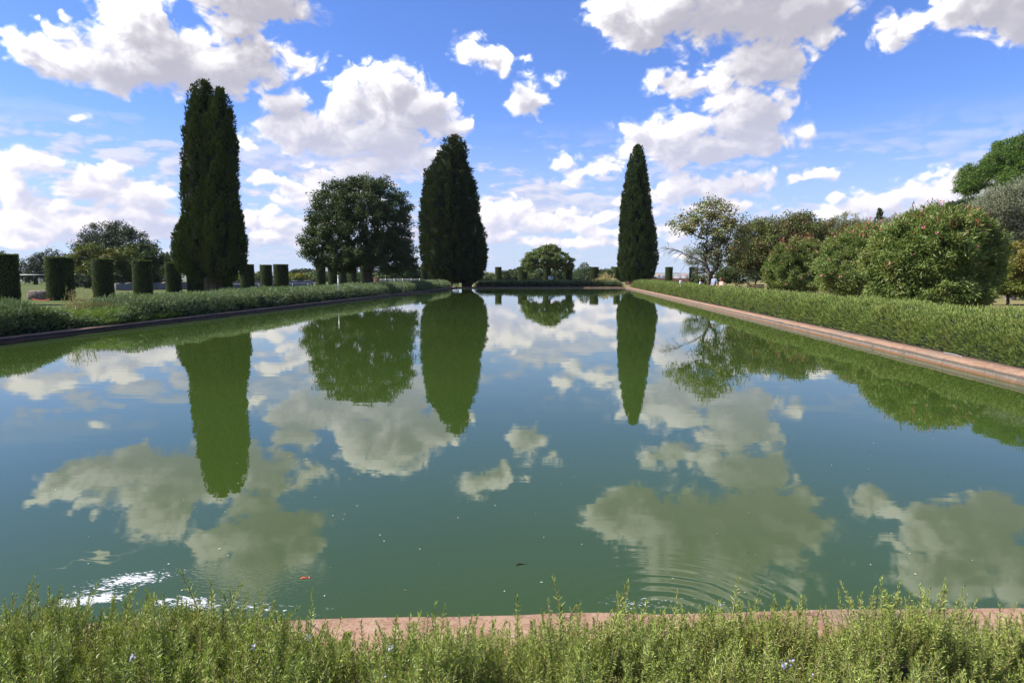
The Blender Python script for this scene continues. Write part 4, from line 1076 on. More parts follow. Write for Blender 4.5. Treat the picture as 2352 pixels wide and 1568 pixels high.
# ------------------------------------------------------------------ rosemary hedges
def blades(rng, n, k, L, Wd, spread=.45):
    pass
def hedge(name, A, B, w, h, mat, label, seed, dens=480, gap=None, lean=(0, 0, 0), zb=.22, hf=None, end_round=True):
    """rounded hedge whose pool-side foot runs from A to B; w goes away from the water"""
    A, B = np.asarray(A, float), np.asarray(B, float); t_ = unit(B-A); Lg = np.linalg.norm(B-A)
    n_ = np.array([t_[1], -t_[0]])*(1 if w > 0 else -1); w = abs(w)
    rng = np.random.default_rng(seed)
    def surf(u, v, off=0.0):
        """u metres along, v 0..1 over the section -> point, normal"""
        ph = v*math.pi; c, s = np.cos(ph), np.sin(ph)
        a = w/2*(1-np.sign(c)*np.abs(c)**.62); zz = h*np.abs(s)**.62
        e = np.clip(np.minimum(u, Lg-u)/(h*.9), 0, 1)**.5 if end_round else 1.0
        P0 = np.stack([A[0]+t_[0]*u+n_[0]*a, A[1]+t_[1]*u+n_[1]*a, zb+zz*e], -1)
        l = vfbm(P0*np.array([1, 1, 1.4]), .9, 3)
        if hf is not None: P0[..., 2] = zb+(P0[..., 2]-zb)*hf(P0, u)
        nn = unit(np.stack([n_[0]*-c*np.ones_like(u), n_[1]*-c*np.ones_like(u), s+.15], -1))
        return P0+nn*(l*.12+.11*np.minimum(0, vfbm(P0, 3.1, 2))+off)[..., None], nn, l
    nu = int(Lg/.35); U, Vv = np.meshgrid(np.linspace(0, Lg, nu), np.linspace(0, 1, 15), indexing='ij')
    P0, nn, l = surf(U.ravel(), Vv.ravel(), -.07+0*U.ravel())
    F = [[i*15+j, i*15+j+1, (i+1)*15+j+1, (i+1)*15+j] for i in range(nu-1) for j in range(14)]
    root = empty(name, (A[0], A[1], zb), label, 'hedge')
    np_mesh('foliage_shade_core', P0-np.array([A[0], A[1], zb]), np.array(F), M['core'], root)
    g = Geo(); seg = 4.0; per = w+1.4*h
    for s0_ in np.arange(0, Lg, seg):
        s1_ = min(s0_+seg, Lg); mid = A+t_*(s0_+s1_)/2; dist = max(6.0, np.linalg.norm(mid))
        dn_ = dens*min(1.6, (15.0/dist)**1.15); nS = int((s1_-s0_)*per*dn_)
        sc = min(2.4, max(.75, (dist/15.0)**.5))
        u = rng.uniform(s0_, s1_, nS); v = rng.random(nS)
        v = np.where(rng.random(nS) < .25, v*.5, v)
        P1, N1, l1 = surf(u, v, -.05*rng.random(nS))
        d0 = N1*.75+np.array([0, 0, .55])+np.array(lean)+rand_unit(rng, nS)*.45
        # lower sides hang down
        low = np.clip((.30-v)/.30, 0, 1)[:, None]; d0 = d0*(1-low*.6)+np.array([0, 0, -.25])*low*.0+N1*low*.5
        d0 = unit(d0); L0 = .115*sc*rng.uniform(.6, 1.35, nS)
        tl = np.clip(.5+.4*l1, 0, 1)
        nb = 5 if dist < 30 else 3
        for b_ in range(nb):
            dd_ = unit(d0+rand_unit(rng, nS)*.42)
            off = d0*(L0*.8*b_/nb)[:, None]
            V, Fq = leaf_cards(rng, P1+off, dd_, L0*.62, .0125*sc*rng.uniform(.8, 1.3, nS), N1, .8)
            g.add(V-np.array([A[0], A[1], zb]), Fq, np.repeat(np.clip(tl*.4+.6*rng.random(nS), 0, 1), 4))
    g.build('foliage', M[mat], root)
    return root
def gap_left(P, u):
    return 1-.62*np.exp(-((P[..., 1]-21.8)/1.5)**2)
hedge('rosemary_hedge', (PX1+.86, 4.0), (PX1+.86, 94.0), 2.7, .84, 'ros_right', 'long sunlit rosemary hedge along the right side of the pool', 401)
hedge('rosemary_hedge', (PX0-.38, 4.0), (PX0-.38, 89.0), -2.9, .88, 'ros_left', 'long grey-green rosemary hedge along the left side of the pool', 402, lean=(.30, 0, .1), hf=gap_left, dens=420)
hedge('rosemary_hedge', (-13.0, y_far(-13)+.7), (7.6, y_far(7.6)+.7), -2.2, .85, 'ros_far', 'low rosemary hedge across the far end of the pool', 403)

# weeds in the gap of the left hedge
rng = np.random.default_rng(410)
wd = empty('weed_clump', (-16.6, 22.0, .25), 'bright green grassy weeds filling the gap in the left hedge', 'weeds')
def tuft_mesh(g, ctr, n, L, spread, w=.012, tint=.5):
    a = rng.random(n)*6.283; u = rng.random(n)**.6
    b0 = np.array(ctr)+np.stack([np.cos(a)*u*spread, np.sin(a)*u*spread, 0*a], -1)
    d = unit(np.stack([np.cos(a)*u*.7+.1, np.sin(a)*u*.7, 1+0*a], -1)+rand_unit(rng, n)*.2); Ls = L*rng.uniform(.6, 1.3, n)
    V, F = leaf_cards(rng, b0, d, Ls*.65, w); g.add(V, F, np.repeat(rng.random(n), 4))
    V, F = leaf_cards(rng, b0+d*(Ls*.5)[:, None], unit(d+np.stack([np.cos(a)*.6, np.sin(a)*.6, -.5+0*a], -1)), Ls*.5, w*.9); g.add(V, F, np.repeat(rng.random(n), 4))
g = Geo()
for k in range(46): tuft_mesh(g, (rng.uniform(-.9, 1.0), rng.uniform(-1.4, 1.8), rng.uniform(0, .35)), 120, .42, .28)
for k in range(16): tuft_mesh(g, (rng.uniform(.7, 1.05), rng.uniform(-1, 4.5), .02), 110, .36, .22)
g.build('blades', M['weeds'], wd)
ds = empty('dry_weed', (-17.4, 22.6, .4), 'dry straw-coloured seed head leaning out of the left hedge gap', 'weeds')
g = Geo()
for k in range(70):
    b0 = np.array([rng.normal()*.25, rng.normal()*.25, 0]); d = unit(np.array([.30+rng.normal()*.14, rng.normal()*.12, 1.0])); L2 = rng.uniform(.5, 1.15)
    V, F = leaf_cards(rng, b0+d*np.linspace(.0, L2, 14)[:, None], d+rand_unit(rng, 14)*.5, .12, .018); g.add(V, F, np.repeat(rng.random(14), 4))
g.build('seed_stalks', M['straw'], ds)
rw = empty('dry_weed', (-16.9, 24.6, .75), 'rust-coloured patch of dry weed on top of the left hedge', 'weeds')
g = Geo()
for k in range(22): tuft_mesh(g, (rng.normal()*.45, rng.normal()*.8, rng.uniform(0, .15)), 30, .24, .2, .012)
g.build('leaves', M['rust'], rw)
yw = empty('yellow_flower_weed', (-17.2, 21.4, .35), 'small weed with yellow flowers in the left hedge gap', 'weeds')
g = Geo(); gf = Geo()
for k in range(16): tuft_mesh(g, (rng.normal()*.6, rng.normal()*.5, 0), 30, .34, .2)
for k in range(60):
    gf = Geo(); V, F = leaf_cards(rng, np.array([rng.normal()*.6, rng.normal()*.5, rng.uniform(.15, .42)])+rand_unit(rng, 4)*.015, rand_unit(rng, 4), .05, .04); gf.add(V, F); gf.build('flower', M['yellow_fl'], yw)
g.build('leaves', M['weeds'], yw)

# near hedge: sprigs with needles, close to the camera
def sprig(rng, L, nn_, nl=.022, nw=.0031):
    """one rosemary sprig along +Z with a slight bend; returns needles V, F, t and stem V, F"""
    bend = rng.normal(size=2)*.14
    f = np.linspace(.04, 1, nn_)
    ax = np.stack([bend[0]*f**2*L, bend[1]*f**2*L, f*L], -1)
    ph = np.arange(nn_)*2.4+rng.random()*6
    el_ = np.where(f < .9, rng.uniform(.35, 1.0, nn_), rng.uniform(.9, 1.45, nn_))
    d = np.stack([np.cos(ph)*np.cos(el_), np.sin(ph)*np.cos(el_), np.sin(el_)], -1)
    ln = nl*(1-.45*np.clip((f-.7)/.3, 0, 1))*rng.uniform(.75, 1.2, nn_)
    V, F = leaf_cards(rng, ax, d, ln, nw)
    t = np.repeat(np.clip(rng.random(nn_)*.75+.25*f, 0, 1), 4)
    g = Geo(); k = np.array([0, 3, 6, 9])*(nn_-1)//9
    g.tube(ax[k], [.0022, .0019, .0015, .0008], 3)
    return V, F, t, np.concatenate(g.V), [np.concatenate(g.F4), np.concatenate(g.F3)]
rng = np.random.default_rng(500)
variants = [sprig(rng, rng.uniform(.16, .27), 128) for _ in range(10)]
nh = empty('rosemary_hedge', (0, 1.7, .25), 'near rosemary hedge with upright needled sprigs along the bottom of the photo', 'hedge')
def near_z(x, y):
    """top of the hedge under the sprigs"""
    edge = 2.74+.116*x+.20*sstep(-x, .8, 1.6)+.05*vfbm(np.stack([x, y, 0*x], -1), 1.3, 3)
    d = edge-y
    top = .72+.05*vfbm(np.stack([x, y, 0*x+4], -1), 1.7, 2)+.30*np.minimum(0, .12+vfbm(np.stack([x, y, 0*x+8], -1), 4.5, 2))
    return np.where(d > 0, .22+(top-.22)*np.clip(d/.55, 0, 1)**.42, .2), d
ns = 42000
x = rng.uniform(-4.8, 5.2, ns); y = rng.uniform(.75, 3.5, ns)
z, d = near_z(x, y)
inview = (np.abs(x-(-.08*y)) < .84*y+.55) & (y > 1.15)
keep = (d > .0) & ((inview & (rng.random(ns) < .84)) | (rng.random(ns) < .22))
x, y, z, d = x[keep], y[keep], z[keep], d[keep]; ns = len(x)
Gn = [[], [], []]; Gs = Geo(); off = 0
tall = rng.random(ns) < .09
for vi, (V, F, t, SV, SF) in enumerate(variants):
    sel = np.where(np.arange(ns) % len(variants) == vi)[0]; k = len(sel)
    dirn = unit(np.stack([rng.normal(size=k)*.16+.08, rng.normal(size=k)*.16+.20*np.clip(1-d[sel]/.5, 0, 1), np.ones(k)], -1))
    ro = rng.random(k)*6.283; sc = rng.uniform(.62, 1.05, k)*np.where(tall[sel], 1.30, 1)
    a_ = unit(np.cross(dirn, np.stack([np.cos(ro), np.sin(ro), 0*ro], -1))); b_ = np.cross(dirn, a_)
    Rm = np.stack([a_, b_, dirn], -1)*sc[:, None, None]
    Pp_ = np.stack([x[sel], y[sel]-1.7, z[sel]-.25-.11+.0*sc], -1)
    VV = np.einsum('kij,mj->kmi', Rm, V)+Pp_[:, None]
    Gn[0].append(VV.reshape(-1, 3).astype(np.float32)); Gn[1].append((F[None]+(np.arange(k)*len(V))[:, None, None]+off).reshape(-1, 4)); off += k*len(V)
    Gn[2].append(np.clip(np.tile(t, k)*.7+np.repeat(rng.random(k)*.3, len(t)), 0, 1))
    for SFi in SF:
        SS = (np.einsum('kij,mj->kmi', Rm, SV)+Pp_[:, None]).reshape(-1, 3)
        Gs.add(SS, (SFi[None]+(np.arange(k)*len(SV))[:, None, None]).reshape(-1, SFi.shape[1]))
np_mesh('foliage', np.concatenate(Gn[0]), np.concatenate(Gn[1]), M['rosemary'], nh, np.concatenate(Gn[2]))
Gs.build('stems', M['stem'], nh)
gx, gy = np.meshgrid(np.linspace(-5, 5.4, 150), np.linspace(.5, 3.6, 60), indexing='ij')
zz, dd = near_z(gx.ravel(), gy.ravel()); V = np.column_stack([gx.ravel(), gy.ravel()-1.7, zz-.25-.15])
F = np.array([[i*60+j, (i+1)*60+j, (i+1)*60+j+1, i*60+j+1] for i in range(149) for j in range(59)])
okf = (dd[F] > .05).all(1); np_mesh('foliage_shade_core', V, F[okf], M['core'], nh)
g = Geo()
for k in range(26):
    xx, yy = rng.uniform(-2.0, 2.0), rng.uniform(1.5, 2.4); z1, _ = near_z(np.array([xx]), np.array([yy]))
    V, F = leaf_cards(rng, np.array([xx, yy-1.7, z1[0]-.25+rng.uniform(.02, .1)])+rand_unit(rng, 7)*.006, rand_unit(rng, 7), .013, .009); g = Geo(); g.add(V, F, .6); g.build('flower', M['lilac'], nh)
# ------------------------------------------------------------------ walls, fences, small things
def wall_run(name, a, b, h, th, mat, label, z=.15, cap=None):
    a, b = np.asarray(a, float)[:2], np.asarray(b, float)[:2]; L = np.linalg.norm(b-a); ang = math.atan2(b[1]-a[1], b[0]-a[0]); c = (a+b)/2
    root = empty(name, (a[0], a[1], z), label, 'wall'); n = max(4, int(L/.6)); rng = np.random.default_rng(9)
    # slightly uneven top
    V, F = [], []
    for i in range(n+1):
        f = i/n; p = (b-a)*f; nn = np.array([-(b-a)[1], (b-a)[0]])/L*th/2; hh = h+.04*rng.normal()
        V += [(p[0]-nn[0], p[1]-nn[1], -.3), (p[0]-nn[0], p[1]-nn[1], hh), (p[0]+nn[0], p[1]+nn[1], hh), (p[0]+nn[0], p[1]+nn[1], -.3)]
    for i in range(n):
        for k in range(3): F.append([i*4+k, (i+1)*4+k, (i+1)*4+k+1, i*4+k+1])
    F += [[0, 1, 2, 3], [n*4+3, n*4+2, n*4+1, n*4]]
    np_mesh('masonry', V, np.array(F), M[mat], root)
    return root
wall_run('garden_wall', at(114, 71), at(312, 104), .95, .4, 'wall_grey', 'long low grey wall running behind the clipped columns at left')
wall_run('garden_wall', at(626, 120), at(695, 112), 1.15, .5, 'brick_dark', 'low dark brick wall beyond the right hedge', z=.2)
# wire fence beside the ragged conifer
fa, fb = at(377, 112), at(428, 112); fr = empty('wire_fence', fa, 'see-through wire fence left of the ragged conifer', 'fence'); rel = fb-fa; Lf = np.linalg.norm(rel)
for i in range(7):
    g = Geo(); q = rel*i/6; g.tube([(q[0], q[1], -.3), (q[0], q[1], 1.12)], .035, 6); g.build('post', M['grey_metal'], fr)
g = Geo()
for k in range(12): g.tube([(0, 0, .05+k*.09), (rel[0], rel[1], .05+k*.09)], .007, 3)
for k in range(80): q = rel*k/79; g.tube([(q[0], q[1], .03), (q[0], q[1], 1.05)], .007, 3)
g.build('wire_mesh', M['grey_metal'], fr)
# brick pier under the oak
pr = empty('brick_pier', at(376.5, 108), 'small reddish brick pier under the right side of the oak', 'pillar')
g = Geo(); g.box((0, 0, .55), (.85, .7, 1.3), .3, .03); g.build('shaft', M['brick_pier'], pr); g = Geo(); g.box((0, 0, 1.25), (.95, .8, .12), .3, .02); g.build('cap', M['brick_pier'], pr)
# rail and post seen between the first two columns
ra, rb = at(20, 62), at(46, 62); fr = empty('rail_fence', rb, 'white rail on a grey post between the first two clipped columns', 'fence'); rel = ra-rb
g = Geo(); g.box((0, 0, .8), (.14, .14, 1.9), YAW, .02); g.build('post', M['grey_metal'], fr)
g = Geo(); g.tube([(0, 0, 1.72), (rel[0], rel[1], 1.72)], .03, 6); g.build('rail', M['white'], fr)
# stone block
st = empty('stone_block', at(42, 48, .2), 'weathered square stone block beside the grey post', 'stone block')
g = Geo(); g.box((0, 0, .33), (1.7, 1.0, .72), .3, .10); o = g.build('block', M['stone_block'], st, True)
# red and white tape on the ground in front of it
g = Geo(); a, b = at(30, 46, .32), at(48, 45, .34)
V = []
for i in range(13):
    f = i/12; p = a+(b-a)*f; zz = .35-.10*math.sin(f*math.pi); V += [(p[0], p[1], zz), (p[0], p[1], zz+.07)]
F = [[2*i, 2*i+2, 2*i+3, 2*i+1] for i in range(12)]
tag(np_mesh('barrier_tape', V, np.array(F), M['red_tape']), 'sagging red barrier tape by the stone block', 'tape')
# handrail / pipe line on the wall side between the columns
pa, pb = at(215, 82, .2), at(318, 96, .2); pp = empty('low_rail', pa, 'low white rail behind the left hedge past the broad cypress', 'railing'); rel = pb-pa
g = Geo(); g.tube([(0, 0, .62), (rel[0], rel[1], .62)], .035, 6); g.build('rail', M['white'], pp)
for i in range(6):
    g = Geo(); q = rel*(i+.3)/6; g.tube([(q[0], q[1], -.2), (q[0], q[1], .6)], .03, 6); g.build('post', M['grey_metal'], pp)
# thin grey pole standing in the left hedge
D = 62; p_ = on_z(338.5, 300, .25)
pl = empty('marker_pole', p_, 'thin pale pole standing in the left hedge before the oak', 'pole'); Dp = float(np.dot(p_[:2], FWD))
g = Geo(); g.tube([(0, 0, -.1), (0, 0, zat(277, Dp)-.25)], .03, 8); g.build('shaft', M['grey_metal'], pl)
g = Geo(); g.tube([(0, 0, zat(277, Dp)-.25), (0, 0, zat(275.5, Dp)-.22)], .04, 8); g.build('cap', M['white'], pl)
# white-topped stake in the right hedge
Ds = 55; p_ = at(681, Ds); sk = empty('marker_stake', p_, 'white-topped stake standing in the right hedge', 'stake')
g = Geo(); g.tube([(0, 0, -.2), (0, 0, zat(283.5, Ds)-.25)], .04, 8); g.build('shaft', M['grey_metal'], sk)
g = Geo(); g.box((0, 0, (zat(280.2, Ds)+zat(284.0, Ds))/2-.25), (.20, .05, zat(280.2, Ds)-zat(284.0, Ds)), YAW, .008); g.build('plate', M['white'], sk)
# small sign at the far end
Dg = 95.2; p_ = at(550.6, Dg); sg = empty('small_sign', p_, 'small blue and white sign on a post at the far end of the pool', 'sign')
g = Geo(); g.tube([(0, 0, -.2), (0, 0, 1.2)], .03, 8); g.build('post', M['grey_metal'], sg)
g = Geo(); g.box((0, -.03, 1.28), (.62, .04, .42), YAW, .008); g.build('panel', M['white'], sg)
g = Geo(); g.box((.06, -.058, 1.36), (.40, .02, .20), YAW, .004); g.build('symbol', M['blue_sign'], sg)
# two masts far left
for px, D, ty, lab in ((52.0, 210, 247.5, 'tall thin lamp mast with a two-armed head at the far left'), (57.2, 230, 251.3, 'shorter thin mast right of the two-armed lamp mast')):
    r_ = empty('lamp_mast', at(px, D, 0), lab, 'mast', 'far masts at the left'); zt = zat(ty, D)
    g = Geo(); g.tube([(0, 0, -.3), (0, 0, zt)], [.13, .06], 6); g.build('pole', M['grey_metal'], r_)
    g = Geo(); g.tube([(-.9 if ty < 250 else -.4, 0, zt+.35), (0, 0, zt-.05), (.9 if ty < 250 else .4, 0, zt+.35)], .06, 5); g.box((-1.1 if ty < 250 else -.5, 0, zt+.4), (.6, .2, .12)); g.box((1.1 if ty < 250 else .5, 0, zt+.4), (.6, .2, .12)); g.build('lamp_head', M['grey_metal'], r_)
# terracotta pot
tp = empty('terracotta_pot', at(986, 40, .2), 'terracotta pot on the lawn behind the largest oleander', 'pot')
g = Geo(); g.lathe([(0, 0), (.24, 0), (.27, .05), (.36, .62), (.40, .64), (.40, .76), (.35, .76), (.33, .66), (0, .62)], n=22); g.build('bowl', M['terracotta'], tp, True)
# pale hose on the right kerb
g = Geo(); a = on_z(944, 352.2, .31); b = on_z(962, 356.8, .31); f = np.linspace(0, 1, 12)[:, None]
pth = a+(b-a)*f+np.array([.05, -.02, .0])*np.sin(f*math.pi)
g.tube(pth, .009, 8); tag(g.build('hose_piece', M['grey_metal']), 'short white hose piece lying on the right kerb', 'hose')
# bench in the shade
bn = empty('park_bench', at(757, 60, .2), 'wooden bench in the shade under the bushy trees', 'bench')
g = Geo(); [g.box((0, -.18+.12*k, .45), (1.5, .10, .04), 0, .006) for k in range(4)]; g.build('seat', M['bench_wood'], bn)
g = Geo(); [g.box((0, .26+.02*k, .62+.13*k), (1.5, .035, .10), 0, .006) for k in range(3)]; g.build('backrest', M['bench_wood'], bn)
for sx in (-.6, .6):
    g = Geo(); g.box((sx, 0, .21), (.07, .42, .43), 0, .006); g.build('leg', M['grey_metal'], bn)

# floating bits on the water
rng = np.random.default_rng(600); g = Geo()
for k in range(120):
    px, py = rng.uniform(20, 1010), 330+rng.random()**.7*270
    q = on_z(px, py, WZ+.004)
    if not (PX0+.5 < q[0] < PX1-.6) or q[1] < y_near(q[0])+.1: continue
    s_ = rng.uniform(.003, .009); V, F = leaf_cards(rng, q[None], rand_unit(rng, 1)*np.array([1, 1, 0]), s_*1.6, s_); 
    a_ = rng.random()*6.28; V = np.array([[q[0]+math.cos(a_+i*1.571)*s_*(1 if i % 2 else .55), q[1]+math.sin(a_+i*1.571)*s_*(1 if i % 2 else .55), WZ+.005] for i in range(4)])
    g.add(V, [[0, 1, 2, 3]], rng.random())
m_, n_ = new_mat('floating_bits'); at_ = n_.n('ShaderNodeAttribute'); at_.attribute_name = 'tint'
p_ = principled(n_, n_.ramp(at_.outputs['Fac'], [(0, (.6, .6, .58)), (.5, (.7, .68, .6)), (.7, (.45, .22, .07)), (.9, (.05, .04, .02))]), .6, .3); n_.nt.links.new(p_.outputs[0], n_.out.inputs[0])
o = g.build('floating_debris', m_); o['kind'] = 'stuff'; o['label'] = 'scattered tiny leaves and bubbles floating on the water'; o['category'] = 'debris'
# goldfish
def fish(px, py, col, lab, L=.10, rz=.5):
    q = on_z(px, py, WZ); r_ = empty('goldfish', (q[0], q[1], WZ+.001), lab, 'fish'); r_.rotation_euler = (0, 0, rz)
    g = Geo(); f = np.linspace(0, 1, 9)
    g.tube(np.stack([f*L, .004*np.sin(f*5), 0*f], -1), np.array([.08, .55, .9, 1, .95, .8, .55, .35, .2])*L*.16, 10); g.build('body', col, r_, True)
    g = Geo(); g.add([(L*.98, 0, .001), (L*1.3, .018, .003), (L*1.22, 0, .002), (L*1.3, -.018, .003)], [[0, 1, 2, 3]]); g.build('tail_fin', col, r_)
M['gold'] = rough_mat('goldfish_red', (.62, .09, .05), (.70, .16, .08), 20.0, .4, 0); M['darkfish'] = rough_mat('dark_fish', (.02, .03, .025), (.04, .05, .04), 20.0, .5, 0)
fish(300, 578.5, M['gold'], 'red goldfish at the surface near the foam', .045, .4)
fish(515, 565, M['darkfish'], 'small dark fish at the surface in the middle of the pool', .06, .5)

# houses and sheds far out in the plain
rs = random.Random(3)
for i, (px, D, w, h, kind) in enumerate([(639, 2300, 26, 9, 'r'), (645.5, 2350, 22, 8, 'w'), (652, 2500, 34, 9, 'r'), (657.5, 2450, 18, 10, 'r'), (661, 2600, 30, 7, 'w'), (679, 2500, 30, 8, 'w'), (685, 2400, 20, 9, 'r'), (664, 1500, 22, 3, 's'), (643, 1450, 12, 2.5, 's'), (677, 1480, 18, 3, 's'), (486, 2600, 30, 9, 'w'), (482, 2500, 20, 8, 'r')]):
    labs = ['pink-roofed far house left of the free right clipped column', 'white far house next to the pink-roofed one', 'wide pink-roofed far house right of the free clipped column', 'tall far house with reddish roof near the middle of the plain', 'flat white far house in the plain', 'white far house left of the rounded clipped column', 'small red-roofed far house by the rounded clipped column',
            'long white shed just above the dark brick wall', 'white shed seen left of the free clipped column', 'white shed left of the rounded clipped column', 'white far house right of the ragged conifer', 'small far house touching the ragged conifer outline']
    r_ = empty('distant_house' if kind != 's' else 'distant_shed', at(px, D, -28), labs[i], 'house' if kind != 's' else 'shed', 'far buildings in the plain'); r_.rotation_euler = (0, 0, rs.uniform(-.4, .4))
    up = 18 if kind != 's' else 17.5
    g = Geo(); g.box((0, 0, (h+up)/2-2), (w, 12, h+up+4), 0); g.build('wall', M['plaster'], r_)
    g = Geo(); z0 = h+up+.02; x2, y2, rh = w/2+.5, 6.6, (3.0 if kind != 's' else 1.2)
    g.add([(-x2, -y2, z0), (x2, -y2, z0), (x2, y2, z0), (-x2, y2, z0), (-x2+2, 0, z0+rh), (x2-2, 0, z0+rh)], [[0, 1, 5, 4], [2, 3, 4, 5]])
    g.F3.append(np.array([[1, 2, 5], [3, 0, 4]], np.int32)); g.build('roof', M['roof'] if kind == 'r' else M['plaster'], r_)

# ------------------------------------------------------------------ people by the thin tree
def skin_body(name, joints, edges, radii, mat, parent, sub=2):
    me = bpy.data.meshes.new(name); me.from_pydata([tuple(j) for j in joints], edges, []); o = bpy.data.objects.new(name, me); COL.objects.link(o)
    o.parent = parent; sk = o.modifiers.new('skin', 'SKIN'); sk.use_smooth_shade = True
    lay = me.skin_vertices[0] if me.skin_vertices else None
    if lay is None:
        bpy.context.view_layer.objects.active = o; bpy.ops.mesh.customdata_skin_add(); lay = me.skin_vertices[0]
    for k, r_ in enumerate(radii): lay.data[k].radius = (r_, r_) if not isinstance(r_, tuple) else r_
    lay.data[0].use_root = True
    s = o.modifiers.new('sub', 'SUBSURF'); s.levels = sub; s.render_levels = sub
    me.materials.append(mat); return o
def head_parts(parent, c, hair, face=-1, long_hair=False, yaw=0.0):
    """hair cap and face features round a head centre c"""
    g = Geo(); pr_ = [(0, .125), (.05, .118), (.085, .085), (.102, .035), (.10, -.01), (.08, -.04)]
    g.lathe(pr_, c=(c[0]+.012, c[1]+.018, c[2]), n=18); o = g.build('hair', hair, parent, True)
    if long_hair:
        g = Geo(); f = np.linspace(0, 1, 6)[:, None]; g.tube(np.array(c)+np.array([.05, .05, .02])+np.array([.04, .02, -.26])*f, [.07, .085, .08, .07, .05, .02], 10); g.build('hair', hair, parent, True)
def person(loc, rz, lab, pose, mats, hair, long_hair=False):
    r_ = empty('person', loc, lab, 'person'); r_.rotation_euler = (0, 0, rz)
    J = pose['J']; names = list(J); ix = {k: i for i, k in enumerate(names)}
    E = [(ix[a], ix[b]) for a, b in pose['E']]
    skin_body('body', [J[k][:3] for k in names], E, [J[k][3] for k in names], M['skin'], r_)
    for (nm, ks, mat, grow_) in pose['cloth']:
        kk = [k for k in names if k in ks]; sx = {k: i for i, k in enumerate(kk)}
        ee = [(sx[a], sx[b]) for a, b in pose['E'] if a in sx and b in sx]
        skin_body(nm, [J[k][:3] for k in kk], ee, [J[k][3]+grow_ for k in kk], mats[mat], r_)
    head_parts(r_, J['head'][:3], hair, long_hair=long_hair); return r_
def human(sit=False):
    """joints: x to the person's right, -y forward"""
    if not sit:
        J = {'pelvis': (0, 0, .94, .135), 'waist': (0, 0, 1.10, .125), 'chest': (0, .01, 1.32, .15), 'neck0': (0, .01, 1.46, .07), 'neck': (0, -.01, 1.52, .052), 'head': (0, -.02, 1.64, .095), 'crown': (0, -.01, 1.70, .075),
             'nose': (0, -.115, 1.625, .014)}
        for s, n in ((-1, 'l'), (1, 'r')):
            J.update({'sh'+n: (s*.18, .01, 1.42, .062), 'el'+n: (s*.25, .03, 1.14, .042), 'wr'+n: (s*.24, -.10, .92, .028), 'palm'+n: (s*.235, -.13, .85, .034)})
            for q in range(4): J['f%d%s' % (q, n)] = (s*(.22+.012*q), -.165+.018*q, .775+.008*abs(q-1.5), .009)
            J['th'+n] = (s*.20, -.165, .83, .011)
            J.update({'hip'+n: (s*.09, 0, .88, .095), 'kn'+n: (s*.11, -.02, .49, .058), 'an'+n: (s*.12, .02, .09, .038), 'toe'+n: (s*.13, -.13, .045, .036)})
    else:
        J = {'pelvis': (0, 0, .50, .14), 'waist': (0, -.01, .64, .12), 'chest': (0, -.05, .84, .135), 'neck0': (0, -.06, .97, .06), 'neck': (0, -.08, 1.02, .045), 'head': (0, -.11, 1.13, .090), 'crown': (0, -.10, 1.19, .07), 'nose': (0, -.20, 1.115, .013)}
        for s, n in ((-1, 'l'), (1, 'r')):
            J.update({'sh'+n: (s*.155, -.05, .93, .052), 'el'+n: (s*.21, -.05, .67, .037), 'wr'+n: (s*.13, -.24, .64, .026), 'palm'+n: (s*.10, -.31, .65, .030)})
            for q in range(4): J['f%d%s' % (q, n)] = (s*(.06+.014*q), -.375, .64+.006*q, .008)
            J['th'+n] = (s*.06, -.33, .68, .010)
            J.update({'hip'+n: (s*.09, -.05, .50, .09), 'kn'+n: (s*.11, -.44, .50, .058), 'an'+n: (s*.11, -.42, .09, .038), 'toe'+n: (s*.12, -.56, .045, .034)})
    E = [('pelvis', 'waist'), ('waist', 'chest'), ('chest', 'neck0'), ('neck0', 'neck'), ('neck', 'head'), ('head', 'crown'), ('head', 'nose')]
    for n in 'lr':
        E += [('chest', 'sh'+n), ('sh'+n, 'el'+n), ('el'+n, 'wr'+n), ('wr'+n, 'palm'+n), ('palm'+n, 'th'+n), ('pelvis', 'hip'+n), ('hip'+n, 'kn'+n), ('kn'+n, 'an'+n), ('an'+n, 'toe'+n)]+[('palm'+n, 'f%d%s' % (q, n)) for q in range(4)]
    return J, E
J, E = human(False)
J['pelvis'] = (0, 0, .94, .15); J['chest'] = (0, .01, 1.32, .165)
person(at(714.5, 48, .22), YAW-1.0, 'man in a grey-blue shirt standing behind the thin leaning tree', {'J': J, 'E': E, 'cloth': [('shirt', {'pelvis', 'waist', 'chest', 'neck0', 'shl', 'shr', 'ell', 'elr'}, 'shirt', .022), ('trousers', {'pelvis', 'hipl', 'hipr', 'knl', 'knr'}, 'legs', .016)]},
       {'shirt': M['shirt_blue'], 'legs': M['dark_cloth']}, M['hair_grey'])
J, E = human(True)
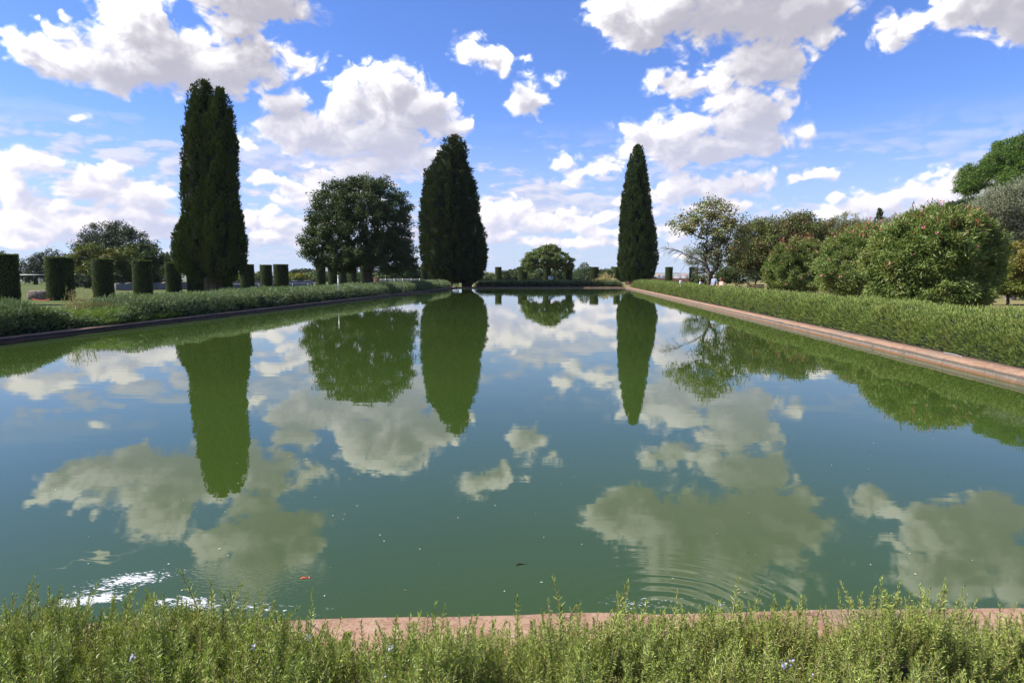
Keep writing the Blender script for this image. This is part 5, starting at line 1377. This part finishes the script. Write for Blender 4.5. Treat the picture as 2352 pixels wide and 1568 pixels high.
wl = at(722.5, 47.5, .22)
person(wl+np.array([0, 0, .32]), YAW-1.1, 'seated woman in a pink top and patterned trousers beside the man', {'J': J, 'E': E, 'cloth': [('top', {'pelvis', 'waist', 'chest', 'shl', 'shr'}, 'shirt', .016), ('trousers', {'pelvis', 'hipl', 'hipr', 'knl', 'knr', 'anl', 'anr'}, 'legs', .016)]},
       {'shirt': M['shirt_pink'], 'legs': M['trousers']}, M['hair_brown'], True)
bn = empty('garden_bench', wl, 'low stone block the woman sits on behind the right hedge', 'bench'); g = Geo(); g.box((0, .05, .33), (.6, .5, .66), YAW, .03); g.build('block', M['stone_block'], bn)
J, E = human(True)
wl = at(701.7, 56, .22)
person(wl+np.array([0, 0, .22]), YAW-2.2, 'small far figure in a white top sitting left of the thin leaning tree', {'J': J, 'E': E, 'cloth': [('top', {'pelvis', 'waist', 'chest', 'shl', 'shr', 'ell', 'elr'}, 'shirt', .016), ('trousers', {'pelvis', 'hipl', 'hipr', 'knl', 'knr', 'anl', 'anr'}, 'legs', .016)]},
       {'shirt': M['shirt_white'], 'legs': M['dark_cloth']}, M['hair_brown'], True)
bn = empty('folding_stool', wl, 'small dark stool under the far figure in white', 'stool'); g = Geo(); g.box((0, .03, .59), (.4, .36, .05), YAW, .01); g.build('seat', M['bench_wood'], bn)
for sx in (-.15, .15):
    for sy in (-.12, .18):
        g = Geo(); g.tube([(sx*1.2, sy, 0), (sx, sy, .58)], .014, 6); g.build('leg', M['grey_metal'], bn)

# ------------------------------------------------------------------ air
m, n = new_mat('haze_air')
v = n.n('ShaderNodeVolumePrincipled'); v.inputs['Color'].default_value = (.72, .82, 1.0, 1); v.inputs['Density'].default_value = 7e-5; v.inputs['Anisotropy'].default_value = 0.0
n.nt.links.new(v.outputs[0], n.out.inputs['Volume'])
g = Geo(); g.box((0, 0, -3.0), (19400, 19400, 62)); o = g.build('haze', m); o['kind'] = 'stuff'
o['label'] = 'thin blue haze in the air over the plain'; o['category'] = 'haze'
